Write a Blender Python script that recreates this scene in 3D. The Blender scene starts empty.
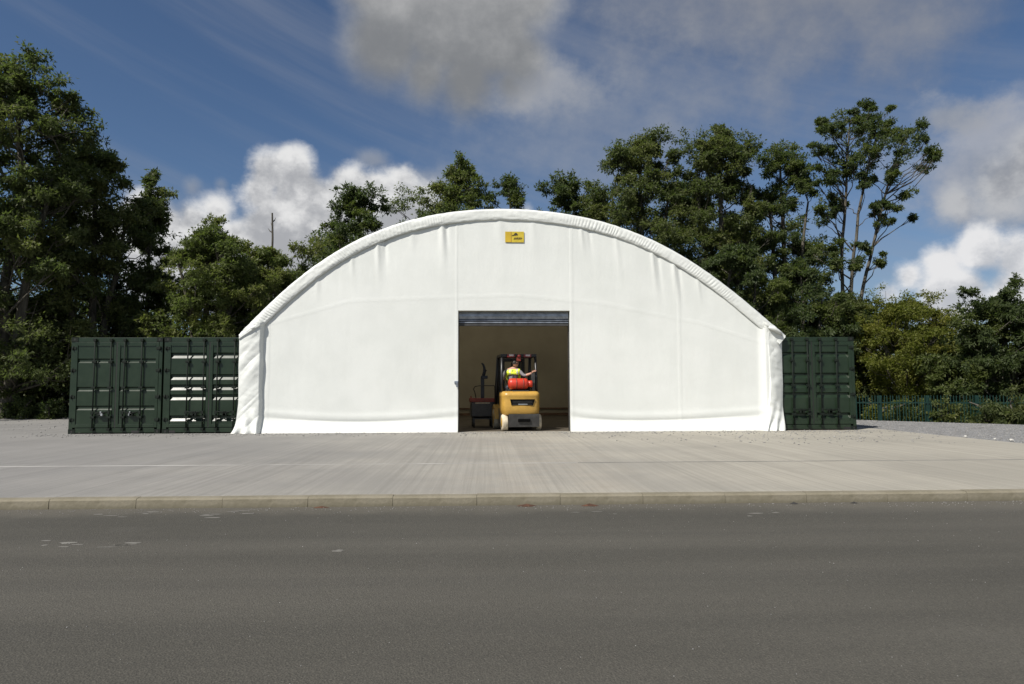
import bpy, bmesh, math, random
import numpy as np
from mathutils import Vector, Matrix
R = math.radians
S = bpy.context.scene
COL = S.collection
random.seed(7)

# ------------------------------------------------------------------ camera
CAM = np.array([0.0, 0.0, 1.15])
FPX, PITCH, YAW, ROLL = 700.0, R(3.92), R(2.0), R(0.19)
fw = np.array([math.sin(YAW) * math.cos(PITCH), math.cos(YAW) * math.cos(PITCH), math.sin(PITCH)])
r0 = np.array([math.cos(YAW), -math.sin(YAW), 0.0]); u0 = np.cross(r0, fw)
rt = math.cos(ROLL) * r0 - math.sin(ROLL) * u0; up = np.cross(rt, fw)
cd = bpy.data.cameras.new('camera'); cam = bpy.data.objects.new('camera', cd); COL.objects.link(cam)
cd.sensor_width = 36.0; cd.lens = FPX / 1024 * 36.0; cd.clip_end = 5000; cd.clip_start = 0.1
cam.matrix_world = Matrix(((rt[0], up[0], -fw[0], CAM[0]), (rt[1], up[1], -fw[1], CAM[1]),
                           (rt[2], up[2], -fw[2], CAM[2]), (0, 0, 0, 1)))
S.camera = cam
def at(px, py, Y):
    """world point at depth Y that is seen at a given place in the photograph (layout helper)"""
    d = fw + rt * (px - 512) / FPX + up * (342 - py) / FPX
    return CAM + d * (Y - CAM[1]) / d[1]

# ------------------------------------------------------------------ light and exposure
S.view_settings.view_transform = 'Standard'; S.view_settings.look = 'None'
S.view_settings.gamma = 1; S.view_settings.use_curve_mapping = False
S.view_settings.exposure = 0.42
SUN_EL, SUN_AZ = R(48), R(225)       # azimuth clockwise from +Y
sd = Vector((math.sin(SUN_AZ) * math.cos(SUN_EL), math.cos(SUN_AZ) * math.cos(SUN_EL), math.sin(SUN_EL)))
sl = bpy.data.lights.new('sun', 'SUN'); so = bpy.data.objects.new('sun', sl); COL.objects.link(so)
sl.energy = 4.6; sl.angle = R(0.53); sl.color = (1.0, 0.95, 0.87)
so.rotation_euler = (-sd).to_track_quat('-Z', 'Y').to_euler()
so.location = (-20, -20, 40)

class NT:
    """tiny node-tree helper"""
    def __init__(s, tree): s.t = tree; s.n = tree.nodes; s.l = tree.links
    def node(s, typ, ins=None, **kw):
        nd = s.n.new(typ)
        for k, v in kw.items(): setattr(nd, k, v)
        for k, v in (ins or {}).items(): s.set(nd, k, v)
        return nd
    def set(s, nd, k, v):
        sock = nd.inputs[k]
        if isinstance(v, bpy.types.NodeSocket): s.l.new(v, sock)
        else: sock.default_value = v
    def m(s, op, a, b=0.0, c=0.0, clamp=False):
        nd = s.n.new('ShaderNodeMath'); nd.operation = op; nd.use_clamp = clamp
        for i, v in enumerate((a, b, c)):
            if isinstance(v, bpy.types.NodeSocket): s.l.new(v, nd.inputs[i])
            else: nd.inputs[i].default_value = v
        return nd.outputs[0]
    def sm(s, x, lo, hi):
        nd = s.n.new('ShaderNodeMapRange'); nd.interpolation_type = 'SMOOTHSTEP'
        for k, v in (('Value', x), ('From Min', lo), ('From Max', hi)): s.set(nd, k, v)
        return nd.outputs[0]
    def mix(s, f, a, b, blend='MIX'):
        nd = s.n.new('ShaderNodeMix'); nd.data_type = 'RGBA'; nd.blend_type = blend
        for i, v in ((0, f), (6, a), (7, b)):
            if isinstance(v, bpy.types.NodeSocket): s.l.new(v, nd.inputs[i])
            else: nd.inputs[i].default_value = v if i == 0 else (*v, 1) if len(v) == 3 else v
        return nd.outputs[2]
    def noise(s, vec, scale, detail=4, rough=0.55, out=0):
        nd = s.node('ShaderNodeTexNoise', {'Scale': scale, 'Detail': detail, 'Roughness': rough})
        if vec is not None: s.l.new(vec, nd.inputs['Vector'])
        return nd.outputs[out]
    def scale(s, vec, sc):
        nd = s.node('ShaderNodeMapping', {'Scale': sc}); s.l.new(vec, nd.inputs['Vector']); return nd.outputs[0]

W = bpy.data.worlds.new('World'); S.world = W; W.use_nodes = True
w = NT(W.node_tree); w.n.clear()
sky = w.node('ShaderNodeTexSky', sky_type='NISHITA', sun_disc=False, sun_elevation=SUN_EL, sun_rotation=SUN_AZ,
             altitude=200, air_density=1.0, dust_density=0.4, ozone_density=3.0)
gen = w.node('ShaderNodeTexCoord').outputs['Generated']
sx = w.node('ShaderNodeSeparateXYZ', {0: gen})
X, Yd, Z = sx.outputs
az = w.m('ARCTAN2', X, Yd); el = w.m('ARCSINE', Z)
nA = w.m('SUBTRACT', w.noise(gen, 4.2, 9, 0.6), 0.5)
nB = w.m('SUBTRACT', w.noise(w.scale(gen, (1, 1, 1.25)), 13.0, 8, 0.62), 0.5)
billow = w.m('ADD', w.m('MULTIPLY', nA, 3.0), w.m('MULTIPLY', nB, 2.6))
# the same billows sampled a step towards the sun: their difference models the lit and shaded sides
off = w.node('ShaderNodeVectorMath', {0: gen, 1: (-0.018, 0.0, 0.030)}, operation='ADD').outputs[0]
nA2 = w.m('SUBTRACT', w.noise(off, 4.2, 9, 0.6), 0.5)
nB2 = w.m('SUBTRACT', w.noise(w.scale(off, (1, 1, 1.25)), 13.0, 8, 0.62), 0.5)
relief = w.m('ADD', w.m('MULTIPLY', w.m('SUBTRACT', nA, nA2), 2.2), w.m('MULTIPLY', w.m('SUBTRACT', nB, nB2), 1.1))
col = w.mix(1.0, sky.outputs[0], (0.62, 0.68, 0.75), 'MULTIPLY')
# thin high veil in streaks
st = w.node('ShaderNodeCombineXYZ', {0: w.m('ADD', w.m('MULTIPLY', az, 1.1), w.m('MULTIPLY', el, 1.6)), 1: w.m('MULTIPLY', w.m('ADD', el, w.m('MULTIPLY', az, 0.32)), 7.0), 2: 0.3}).outputs[0]
veil = w.sm(w.m('ADD', w.noise(st, 1.9, 8, 0.58), w.m('MULTIPLY', w.sm(az, -0.6, 0.5), 0.10)), 0.42, 0.80)
col = w.mix(w.m('MULTIPLY', veil, 0.32), col, (3.1, 3.3, 3.8))
def blob(col, a0, e0, ra, re, soft, amp, top, base, opac=1.0, sh=0.9):
    dx = w.m('DIVIDE', w.m('SUBTRACT', az, a0), ra); dy = w.m('DIVIDE', w.m('SUBTRACT', el, e0), re)
    d = w.m('SQRT', w.m('ADD', w.m('MULTIPLY', dx, dx), w.m('MULTIPLY', dy, dy)))
    v = w.m('ADD', w.m('SUBTRACT', 1.0, d), w.m('MULTIPLY', billow, amp))
    mk = w.m('MULTIPLY', w.sm(v, 0.0, soft), opac)
    # cloud tops towards the sun side are white, the bellies grey
    lit = w.m('ADD', w.m('ADD', w.m('MULTIPLY', dy, 0.55), w.m('MULTIPLY', dx, -0.28)), w.m('MULTIPLY', w.m('ADD', nB, nA), 1.9))
    lit = w.m('SUBTRACT', lit, w.m('MULTIPLY', w.m('SUBTRACT', v, 0.35), sh))
    c = w.mix(w.sm(lit, -0.75, 0.55), base, top)
    return w.mix(mk, col, c)
WH, GR = (8.6, 8.7, 8.8), (3.9, 4.1, 4.5)
# scattered cumulus of the same kind over the rest of the sky
pr = w.node('ShaderNodeVectorMath', {0: gen, 1: w.node('ShaderNodeCombineXYZ', {0: w.m('ADD', w.m('ABSOLUTE', Z), 0.25), 1: w.m('ADD', w.m('ABSOLUTE', Z), 0.25), 2: 1.0}).outputs[0]}, operation='DIVIDE').outputs[0]
fld = w.noise(pr, 1.5, 9, 0.58)
away = w.sm(Yd, 0.62, 0.25)
fm = w.m('MULTIPLY', w.sm(fld, 0.50, 0.62), away)
col = w.mix(w.m('MULTIPLY', fm, w.sm(Z, 0.0, 0.06)), col, w.mix(w.sm(w.noise(pr, 3.0, 6, 0.6), 0.35, 0.65), GR, WH))
def heap(col, puffs, amp, soft, top, base, opac=1.0, lo=0.12, hi=0.34, e_lo=None, e_hi=None, rel=1.5):
    """a cumulus heaped from round puffs (azimuth, elevation, radius in radians)"""
    sd_ = None
    for a0, e0, r in puffs:
        dx = w.m('SUBTRACT', az, a0); dy = w.m('SUBTRACT', el, e0)
        v = w.m('SUBTRACT', r, w.m('SQRT', w.m('ADD', w.m('MULTIPLY', dx, dx), w.m('MULTIPLY', dy, dy))))
        sd_ = v if sd_ is None else w.m('SMOOTH_MAX', sd_, v, 0.012)
    v = w.m('ADD', sd_, w.m('MULTIPLY', billow, amp))
    mk = w.m('MULTIPLY', w.sm(v, 0.0, soft), opac)
    h = w.m('DIVIDE', w.m('SUBTRACT', el, e_lo), e_hi - e_lo)
    lit = w.m('ADD', w.m('ADD', w.m('MULTIPLY', h, 0.55), w.m('MULTIPLY', relief, rel)), w.m('MULTIPLY', w.sm(v, 0.05, 0.0), 0.30))
    return w.mix(mk, col, w.mix(w.sm(lit, lo, hi), base, top))
for args in [
    (0.46, 0.52, 0.56, 0.20, 1.1, 0.45, (2.9, 3.0, 3.3), (2.4, 2.5, 2.8), 0.85, 0.3),   # thin grey sheet, top right
    (0.19, 0.36, 0.30, 0.15, 1.2, 0.5, (3.0, 3.3, 3.9), (2.6, 2.85, 3.4), 0.6, 0.2),
    (0.07, 0.42, 0.14, 0.05, 1.0, 0.5, (4.2, 4.3, 4.6), (3.2, 3.4, 3.8), 0.7, 0.3),
    (0.66, 0.255, 0.15, 0.105, 0.9, 0.6, (4.4, 4.5, 4.9), (2.6, 2.8, 3.2), 0.75, 0.5),
    (0.60, 0.325, 0.06, 0.03, 0.9, 0.7, (3.8, 4.0, 4.4), (2.8, 3.0, 3.4), 0.7, 0.4),
    (-0.46, 0.505, 0.030, 0.018, 0.9, 0.6, (3.8, 3.9, 4.2), (2.6, 2.7, 2.9), 0.6, 0.3),
    (-0.40, 0.262, 0.018, 0.020, 1.0, 0.7, (3.8, 4.0, 4.4), (2.8, 3.0, 3.4), 0.5, 0.3),
    (-0.365, 0.270, 0.014, 0.016, 1.0, 0.7, (3.8, 4.0, 4.4), (2.8, 3.0, 3.4), 0.4, 0.3),
    (-0.165, 0.318, 0.030, 0.018, 1.0, 0.6, (3.6, 3.8, 4.2), (2.8, 3.0, 3.4), 0.6, 0.3),
    (-0.085, 0.285, 0.075, 0.035, 1.0, 0.6, (3.6, 3.8, 4.2), (2.8, 3.0, 3.4), 0.6, 0.3),
]: col = blob(col, *args)
WW, BB = (7.9, 7.9, 7.9), (4.0, 4.1, 4.35)
# the big soft grey cumulus overhead
col = heap(col, [(-0.145, 0.470, 0.085), (-0.06, 0.51, 0.115), (0.00, 0.495, 0.105), (0.045, 0.46, 0.070), (-0.09, 0.435, 0.065), (-0.03, 0.435, 0.075), (0.03, 0.425, 0.05), (-0.15, 0.54, 0.09), (0.05, 0.54, 0.09)], 0.013, 0.055, (5.2, 5.2, 5.2), (2.15, 2.25, 2.4), 1.0, 0.05, 0.85, 0.40, 0.58, 0.45)
# heaped white clouds low on the left, then on the right
col = heap(col, [(-0.455, 0.225, 0.040), (-0.43, 0.205, 0.046), (-0.395, 0.215, 0.040), (-0.37, 0.235, 0.034), (-0.35, 0.20, 0.040), (-0.50, 0.20, 0.040), (-0.42, 0.16, 0.07), (-0.34, 0.15, 0.07)], 0.016, 0.022, WW, BB, 1.0, 0.08, 0.75, 0.12, 0.26)
col = heap(col, [(-0.305, 0.290, 0.040), (-0.275, 0.295, 0.042), (-0.315, 0.262, 0.040), (-0.265, 0.255, 0.056), (-0.225, 0.255, 0.044), (-0.195, 0.275, 0.042), (-0.160, 0.270, 0.040), (-0.125, 0.277, 0.038), (-0.095, 0.262, 0.038), (-0.21, 0.225, 0.06), (-0.29, 0.215, 0.06), (-0.12, 0.225, 0.06), (-0.25, 0.16, 0.09)], 0.017, 0.022, WW, BB, 1.0, 0.14, 0.88, 0.17, 0.33)
col = heap(col, [(0.035, 0.235, 0.032), (0.055, 0.250, 0.024), (0.05, 0.21, 0.04)], 0.014, 0.02, WW, BB, 0.95, 0.0, 0.6, 0.17, 0.28)
col = heap(col, [(0.655, 0.232, 0.045), (0.70, 0.245, 0.060), (0.61, 0.222, 0.030), (0.74, 0.22, 0.07)], 0.020, 0.035, (5.0, 5.1, 5.3), (3.0, 3.15, 3.5), 0.95, 0.0, 0.70, 0.17, 0.30)
col = heap(col, [(0.555, 0.138, 0.026), (0.590, 0.155, 0.030), (0.630, 0.162, 0.034), (0.665, 0.150, 0.034), (0.53, 0.118, 0.024), (0.60, 0.110, 0.050), (0.68, 0.10, 0.060), (0.50, 0.10, 0.024)], 0.017, 0.020, (8.0, 8.0, 8.1), (5.0, 5.2, 5.6), 1.0, -0.10, 0.60, 0.06, 0.20)
bg = w.node('ShaderNodeBackground', {'Color': col, 'Strength': 0.074})
w.l.new(bg.outputs[0], w.node('ShaderNodeOutputWorld').inputs['Surface'])

# ------------------------------------------------------------------ materials
def mat(name, fn=None, base=(0.5, 0.5, 0.5), rough=0.6, metal=0.0, var=0.12, vscale=3.0, bump=0.0, bscale=40.0, spec=0.5):
    M = bpy.data.materials.new(name); M.use_nodes = True
    t = NT(M.node_tree); b = t.n['Principled BSDF']
    b.inputs['Roughness'].default_value = rough; b.inputs['Metallic'].default_value = metal
    b.inputs['Specular IOR Level'].default_value = spec
    tc = t.node('ShaderNodeTexCoord').outputs['Object']
    if fn: fn(t, b, tc)
    else:
        n = t.noise(tc, vscale, 6, 0.6)
        lo = tuple(c * (1 - var) for c in base); hi = tuple(min(1, c * (1 + var)) for c in base)
        t.set(b, 'Base Color', t.mix(t.sm(n, 0.3, 0.7), lo, hi))
        t.set(b, 'Roughness', t.m('ADD', rough - 0.06, t.m('MULTIPLY', n, 0.12)))
        if bump:
            bp = t.node('ShaderNodeBump', {'Strength': bump, 'Distance': 0.01, 'Height': t.noise(tc, bscale, 5, 0.6)})
            t.set(b, 'Normal', bp.outputs[0])
    return M
def f_concrete(t, b, tc):
    big = t.noise(tc, 0.35, 6, 0.6); mid = t.noise(tc, 1.7, 8, 0.65)
    brush = t.noise(t.scale(tc, (15.0, 0.12, 1)), 1.0, 5, 0.68)
    broad = t.noise(t.scale(tc, (2.2, 0.07, 1)), 1.0, 3, 0.5)
    fine = t.noise(tc, 90.0, 3, 0.6)
    c = t.mix(t.sm(big, 0.3, 0.7), (0.222, 0.217, 0.204), (0.278, 0.270, 0.252))
    c = t.mix(t.m('MULTIPLY', t.sm(brush, 0.40, 0.62), 0.55), c, (0.185, 0.178, 0.166))
    c = t.mix(t.m('MULTIPLY', t.sm(broad, 0.40, 0.70), 0.25), c, (0.315, 0.304, 0.282))
    c = t.mix(t.m('MULTIPLY', t.sm(mid, 0.55, 0.8), 0.45), c, (0.16, 0.153, 0.14))
    c = t.mix(t.m('MULTIPLY', t.sm(fine, 0.5, 0.8), 0.35), c, (0.14, 0.135, 0.125))
    # tracks and muck carried out of the doorway
    sxy = t.node('ShaderNodeSeparateXYZ', {0: tc})
    near = t.sm(t.m('ABSOLUTE', t.m('SUBTRACT', sxy.outputs[0], t.m('ADD', 0.7, t.m('MULTIPLY', t.m('SUBTRACT', big, 0.5), 3.0)))), 1.9, 0.3)
    c = t.mix(t.m('MULTIPLY', near, t.m('MULTIPLY', t.sm(mid, 0.35, 0.65), 0.22)), c, (0.34, 0.30, 0.25))
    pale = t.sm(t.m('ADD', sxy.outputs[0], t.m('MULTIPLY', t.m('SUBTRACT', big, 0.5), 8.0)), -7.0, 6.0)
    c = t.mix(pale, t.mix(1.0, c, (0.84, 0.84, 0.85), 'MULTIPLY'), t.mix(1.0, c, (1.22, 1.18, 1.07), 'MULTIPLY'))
    t.set(b, 'Base Color', c)
    h = t.m('ADD', t.m('MULTIPLY', brush, 0.8), t.m('MULTIPLY', fine, 0.5))
    t.set(b, 'Normal', t.node('ShaderNodeBump', {'Strength': 0.5, 'Distance': 0.012, 'Height': h}).outputs[0])
def f_kerb(t, b, tc):
    n = t.noise(tc, 2.2, 8, 0.65); n2 = t.noise(tc, 30, 5, 0.6)
    c = t.mix(t.sm(n, 0.35, 0.7), (0.160, 0.143, 0.102), (0.235, 0.212, 0.162))
    c = t.mix(t.m('MULTIPLY', t.sm(n, 0.52, 0.72), 0.55), c, (0.10, 0.09, 0.065))
    z = t.node('ShaderNodeSeparateXYZ', {0: tc}).outputs[2]
    dirt = t.m('MULTIPLY', t.sm(t.m('ADD', z, t.m('MULTIPLY', n, 0.06)), -0.02, -0.075), 0.6)
    t.set(b, 'Base Color', t.mix(dirt, c, (0.11, 0.10, 0.07)))
    t.set(b, 'Normal', t.node('ShaderNodeBump', {'Strength': 0.6, 'Distance': 0.01, 'Height': n2}).outputs[0])
def f_asphalt(t, b, tc):
    big = t.noise(t.scale(tc, (0.10, 0.8, 1)), 1.0, 5, 0.55); mid = t.noise(tc, 1.3, 8, 0.65)
    lane = t.noise(t.scale(tc, (0.03, 2.0, 1)), 1.0, 3, 0.5)
    ag = t.node('ShaderNodeTexVoronoi', {'Scale': 90.0, 'Vector': tc})
    sp = t.noise(tc, 110.0, 3, 0.7)
    c = t.mix(t.sm(big, 0.3, 0.7), (0.055, 0.052, 0.043), (0.079, 0.074, 0.062))
    c = t.mix(t.m('MULTIPLY', t.sm(lane, 0.42, 0.70), 0.35), c, (0.045, 0.043, 0.037))
    c = t.mix(t.m('MULTIPLY', t.sm(mid, 0.56, 0.8), 0.55), c, (0.085, 0.08, 0.07))
    c = t.mix(t.m('MULTIPLY', t.sm(sp, 0.52, 0.72), 0.5), c, (0.15, 0.140, 0.115))
    c = t.mix(t.m('MULTIPLY', t.sm(sp, 0.48, 0.28), 0.65), c, (0.022, 0.021, 0.019))
    sxy = t.node('ShaderNodeSeparateXYZ', {0: tc})
    edge = t.sm(t.m('ADD', sxy.outputs[1], t.m('MULTIPLY', mid, 0.9)), 7.55, 8.1)   # grit washed against the kerb
    c = t.mix(t.m('MULTIPLY', edge, 0.55), c, (0.115, 0.105, 0.085))
    t.set(b, 'Base Color', c)
    h = t.m('ADD', t.m('MULTIPLY', ag.outputs[0], 0.8), t.m('MULTIPLY', mid, 0.6))
    t.set(b, 'Normal', t.node('ShaderNodeBump', {'Strength': 0.55, 'Distance': 0.008, 'Height': h}).outputs[0])
def f_gravel(t, b, tc):
    v = t.node('ShaderNodeTexVoronoi', {'Scale': 22.0, 'Vector': tc})
    n = t.noise(tc, 0.8, 7, 0.62); f = t.noise(tc, 26, 4, 0.7)
    c = t.mix(t.sm(f, 0.3, 0.7), (0.16, 0.162, 0.165), (0.36, 0.36, 0.36))
    c = t.mix(t.m('MULTIPLY', v.outputs[1], 0.5), c, c, 'MULTIPLY')
    c = t.mix(t.m('MULTIPLY', t.sm(n, 0.52, 0.75), 0.4), c, (0.13, 0.12, 0.10))
    t.set(b, 'Base Color', c)
    t.set(b, 'Normal', t.node('ShaderNodeBump', {'Strength': 0.9, 'Distance': 0.03, 'Height': v.outputs[0]}).outputs[0])
def f_soil(t, b, tc):
    n = t.noise(tc, 0.5, 8, 0.65); f = t.noise(tc, 9, 6, 0.7)
    c = t.mix(t.sm(n, 0.35, 0.65), (0.035, 0.045, 0.018), (0.06, 0.052, 0.032))
    t.set(b, 'Base Color', t.mix(t.m('MULTIPLY', f, 0.5), c, (0.05, 0.07, 0.02)))
    t.set(b, 'Normal', t.node('ShaderNodeBump', {'Strength': 0.8, 'Distance': 0.08, 'Height': f}).outputs[0])
def f_fabric(t, b, tc):
    n = t.noise(tc, 0.9, 6, 0.6); d = t.noise(t.scale(tc, (4, 4, 0.5)), 1.0, 7, 0.65)
    c = t.mix(t.sm(n, 0.3, 0.7), (0.615, 0.632, 0.606), (0.665, 0.680, 0.655))
    c = t.mix(t.m('MULTIPLY', t.sm(d, 0.56, 0.8), 0.16), c, (0.55, 0.55, 0.50))
    z = t.node('ShaderNodeSeparateXYZ', {0: tc}).outputs[2]
    splash = t.m('MULTIPLY', t.sm(t.m('ADD', z, t.m('MULTIPLY', d, 0.12)), 0.14, 0.03), 0.45)
    c = t.mix(splash, c, (0.45, 0.42, 0.36))
    t.set(b, 'Base Color', c)
    cr = t.noise(tc, 14, 5, 0.55)
    t.set(b, 'Normal', t.node('ShaderNodeBump', {'Strength': 0.09, 'Distance': 0.03, 'Height': t.m('ADD', cr, t.m('MULTIPLY', t.noise(t.scale(tc, (7, 7, 1.1)), 1.0, 4, 0.5), 1.2))}).outputs[0])
def f_paint_green(t, b, tc):
    n = t.noise(tc, 2.5, 7, 0.65); s = t.noise(t.scale(tc, (6, 6, 0.9)), 1.5, 6, 0.7)
    c = t.mix(t.sm(n, 0.3, 0.7), (0.010, 0.021, 0.010), (0.016, 0.029, 0.015))
    c = t.mix(t.m('MULTIPLY', t.sm(s, 0.62, 0.8), 0.45), c, (0.06, 0.07, 0.055))
    t.set(b, 'Base Color', c)
    t.set(b, 'Roughness', t.m('ADD', 0.24, t.m('MULTIPLY', n, 0.16)))
    t.set(b, 'Normal', t.node('ShaderNodeBump', {'Strength': 0.08, 'Distance': 0.02, 'Height': t.noise(tc, 5, 4, 0.5)}).outputs[0])
def f_leaf(lo, hi, alt):
    def fn(t, b, tc):
        a = t.node('ShaderNodeAttribute', attribute_name='tint').outputs['Fac']
        a2 = t.node('ShaderNodeAttribute', attribute_name='clump').outputs['Fac']
        c = t.mix(a, lo, hi)
        c = t.mix(t.m('MULTIPLY', t.sm(a2, 0.45, 1.0), 0.7), c, alt)
        t.set(b, 'Base Color', c); b.inputs['Roughness'].default_value = 0.5
        b.inputs['Specular IOR Level'].default_value = 0.2
        tr = t.node('ShaderNodeBsdfTranslucent', {'Color': t.mix(1.0, c, (1.2, 1.4, 0.75), 'MULTIPLY')})
        mx = t.node('ShaderNodeMixShader', {0: 0.50, 1: b.outputs[0], 2: tr.outputs[0]})
        out = [n for n in t.n if n.type == 'OUTPUT_MATERIAL'][0]
        t.l.new(mx.outputs[0], out.inputs[0])
    return fn
def f_bark(t, b, tc):
    n = t.noise(t.scale(tc, (6, 6, 1.2)), 1.5, 7, 0.65)
    t.set(b, 'Base Color', t.mix(t.sm(n, 0.3, 0.7), (0.045, 0.040, 0.032), (0.12, 0.11, 0.09)))
    t.set(b, 'Normal', t.node('ShaderNodeBump', {'Strength': 0.7, 'Distance': 0.03, 'Height': n}).outputs[0])
def f_lining(t, b, tc):
    n = t.noise(tc, 0.7, 6, 0.6)
    t.set(b, 'Base Color', t.mix(t.sm(n, 0.3, 0.7), (0.315, 0.28, 0.215), (0.375, 0.335, 0.255)))
M = {}
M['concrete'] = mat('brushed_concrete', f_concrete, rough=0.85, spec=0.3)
M['kerb'] = mat('kerb_concrete', f_kerb, rough=0.9, spec=0.3)
M['asphalt'] = mat('asphalt', f_asphalt, rough=0.85, spec=0.3)
M['gravel'] = mat('gravel', f_gravel, rough=0.95, spec=0.2)
M['soil'] = mat('soil_and_grass', f_soil, rough=0.95, spec=0.2)
M['fabric'] = mat('white_fabric', f_fabric, rough=0.5, spec=0.35)
M['roof'] = mat('translucent_fabric', f_fabric, rough=0.5, spec=0.35)
def make_translucent(m, amt, c):
    t = NT(m.node_tree); b = t.n['Principled BSDF']; out = [n for n in t.n if n.type == 'OUTPUT_MATERIAL'][0]
    tr = t.node('ShaderNodeBsdfTranslucent', {'Color': (*c, 1)})
    t.l.new(t.node('ShaderNodeMixShader', {0: amt, 1: b.outputs[0], 2: tr.outputs[0]}).outputs[0], out.inputs[0])
make_translucent(M['roof'], 0.25, (0.80, 0.74, 0.58))
M['lining'] = mat('tan_lining', f_lining, rough=0.8, spec=0.2)
M['timber'] = mat('brown_timber', base=(0.13, 0.075, 0.045), rough=0.7, var=0.3, vscale=5)
M['green'] = mat('green_paint', f_paint_green, rough=0.3, spec=0.5)
M['rod'] = mat('dark_green_steel', base=(0.005, 0.009, 0.006), rough=0.75, var=0.3, vscale=8, spec=0.25)
M['void'] = mat('unlit_recess_black', base=(0.004, 0.004, 0.004), rough=1.0, spec=0.05)  # near-black colour stands in for the shade inside vents and slots
M['gasket_and_hole'] = mat('black_rubber_and_hole_shade', base=(0.012, 0.012, 0.012), rough=0.7)
M['steel'] = mat('galvanised_steel', base=(0.28, 0.31, 0.36), rough=0.38, metal=0.75, var=0.25, vscale=6)
M['zinc'] = mat('zinc_fitting', base=(0.42, 0.43, 0.44), rough=0.35, metal=0.8, var=0.2)
M['yellow'] = mat('yellow_paint', base=(0.46, 0.27, 0.055), rough=0.36, var=0.12, vscale=5)
M['charcoal'] = mat('charcoal_paint', base=(0.038, 0.037, 0.036), rough=0.45, var=0.3, vscale=6)
M['black'] = mat('black_steel', base=(0.012, 0.012, 0.013), rough=0.4, var=0.3)
M['navy'] = mat('navy_black_steel', base=(0.014, 0.018, 0.030), rough=0.4, var=0.3)
M['tyre'] = mat('cream_tyre', base=(0.52, 0.45, 0.33), rough=0.8, var=0.25, vscale=9, bump=0.3)
M['rubber'] = mat('dark_rubber', base=(0.025, 0.024, 0.022), rough=0.8, var=0.3)
M['redgas'] = mat('red_gas_bottle', base=(0.48, 0.035, 0.016), rough=0.4, var=0.15, vscale=8)
M['dullred'] = mat('dull_red_paint', base=(0.22, 0.035, 0.02), rough=0.55, var=0.3, vscale=8)
M['redlens'] = mat('red_lens', base=(0.17, 0.014, 0.014), rough=0.3)
M['whitelens'] = mat('white_lens', base=(0.50, 0.44, 0.43), rough=0.3)
M['hivis'] = mat('hi_vis_yellow', base=(0.72, 0.90, 0.05), rough=0.75, var=0.1, vscale=20)
M['reflect'] = mat('reflective_tape', base=(0.45, 0.46, 0.44), rough=0.5)
M['strap'] = mat('dark_strap', base=(0.04, 0.045, 0.05), rough=0.7)
M['skin'] = mat('skin', base=(0.42, 0.22, 0.155), rough=0.55, var=0.08)
M['hair'] = mat('dark_hair', base=(0.02, 0.014, 0.01), rough=0.6)
M['shirt'] = mat('grey_shirt', base=(0.20, 0.19, 0.20), rough=0.85)
M['trousers'] = mat('navy_trousers', base=(0.03, 0.035, 0.055), rough=0.85)
M['signyel'] = mat('sign_yellow', base=(0.50, 0.38, 0.03), rough=0.5, var=0.12, vscale=6)
M['ink'] = mat('dark_print', base=(0.035, 0.022, 0.008), rough=0.6)
M['signpale'] = mat('sign_amber_band', base=(0.50, 0.34, 0.02), rough=0.5)
M['fence'] = mat('green_fence_paint', base=(0.005, 0.026, 0.020), rough=0.4, var=0.2, vscale=3)
M['stone'] = mat('loose_stone', base=(0.24, 0.235, 0.225), rough=0.9, var=0.4, vscale=3)
M['palestone'] = mat('pale_stone', base=(0.42, 0.41, 0.38), rough=0.9, var=0.2)
M['debris'] = mat('brown_leaf_litter', base=(0.075, 0.034, 0.018), rough=0.9, var=0.4, vscale=20)
M['dried'] = mat('dried_slurry', base=(0.15, 0.144, 0.128), rough=0.9, var=0.25, vscale=7)
M['bark'] = mat('bark', f_bark, rough=0.9, spec=0.2)
M['leaf_ash'] = mat('ash_leaves', f_leaf((0.062, 0.080, 0.032), (0.112, 0.132, 0.052), (0.142, 0.152, 0.056)))
M['leaf_dark'] = mat('dark_leaves', f_leaf((0.050, 0.069, 0.030), (0.092, 0.116, 0.048), (0.115, 0.134, 0.038)))
M['leaf_light'] = mat('light_leaves', f_leaf((0.080, 0.102, 0.036), (0.132, 0.156, 0.054), (0.160, 0.166, 0.056)))
M['leaf_olive'] = mat('olive_leaves', f_leaf((0.096, 0.110, 0.022), (0.155, 0.166, 0.035), (0.185, 0.176, 0.040)))

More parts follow.
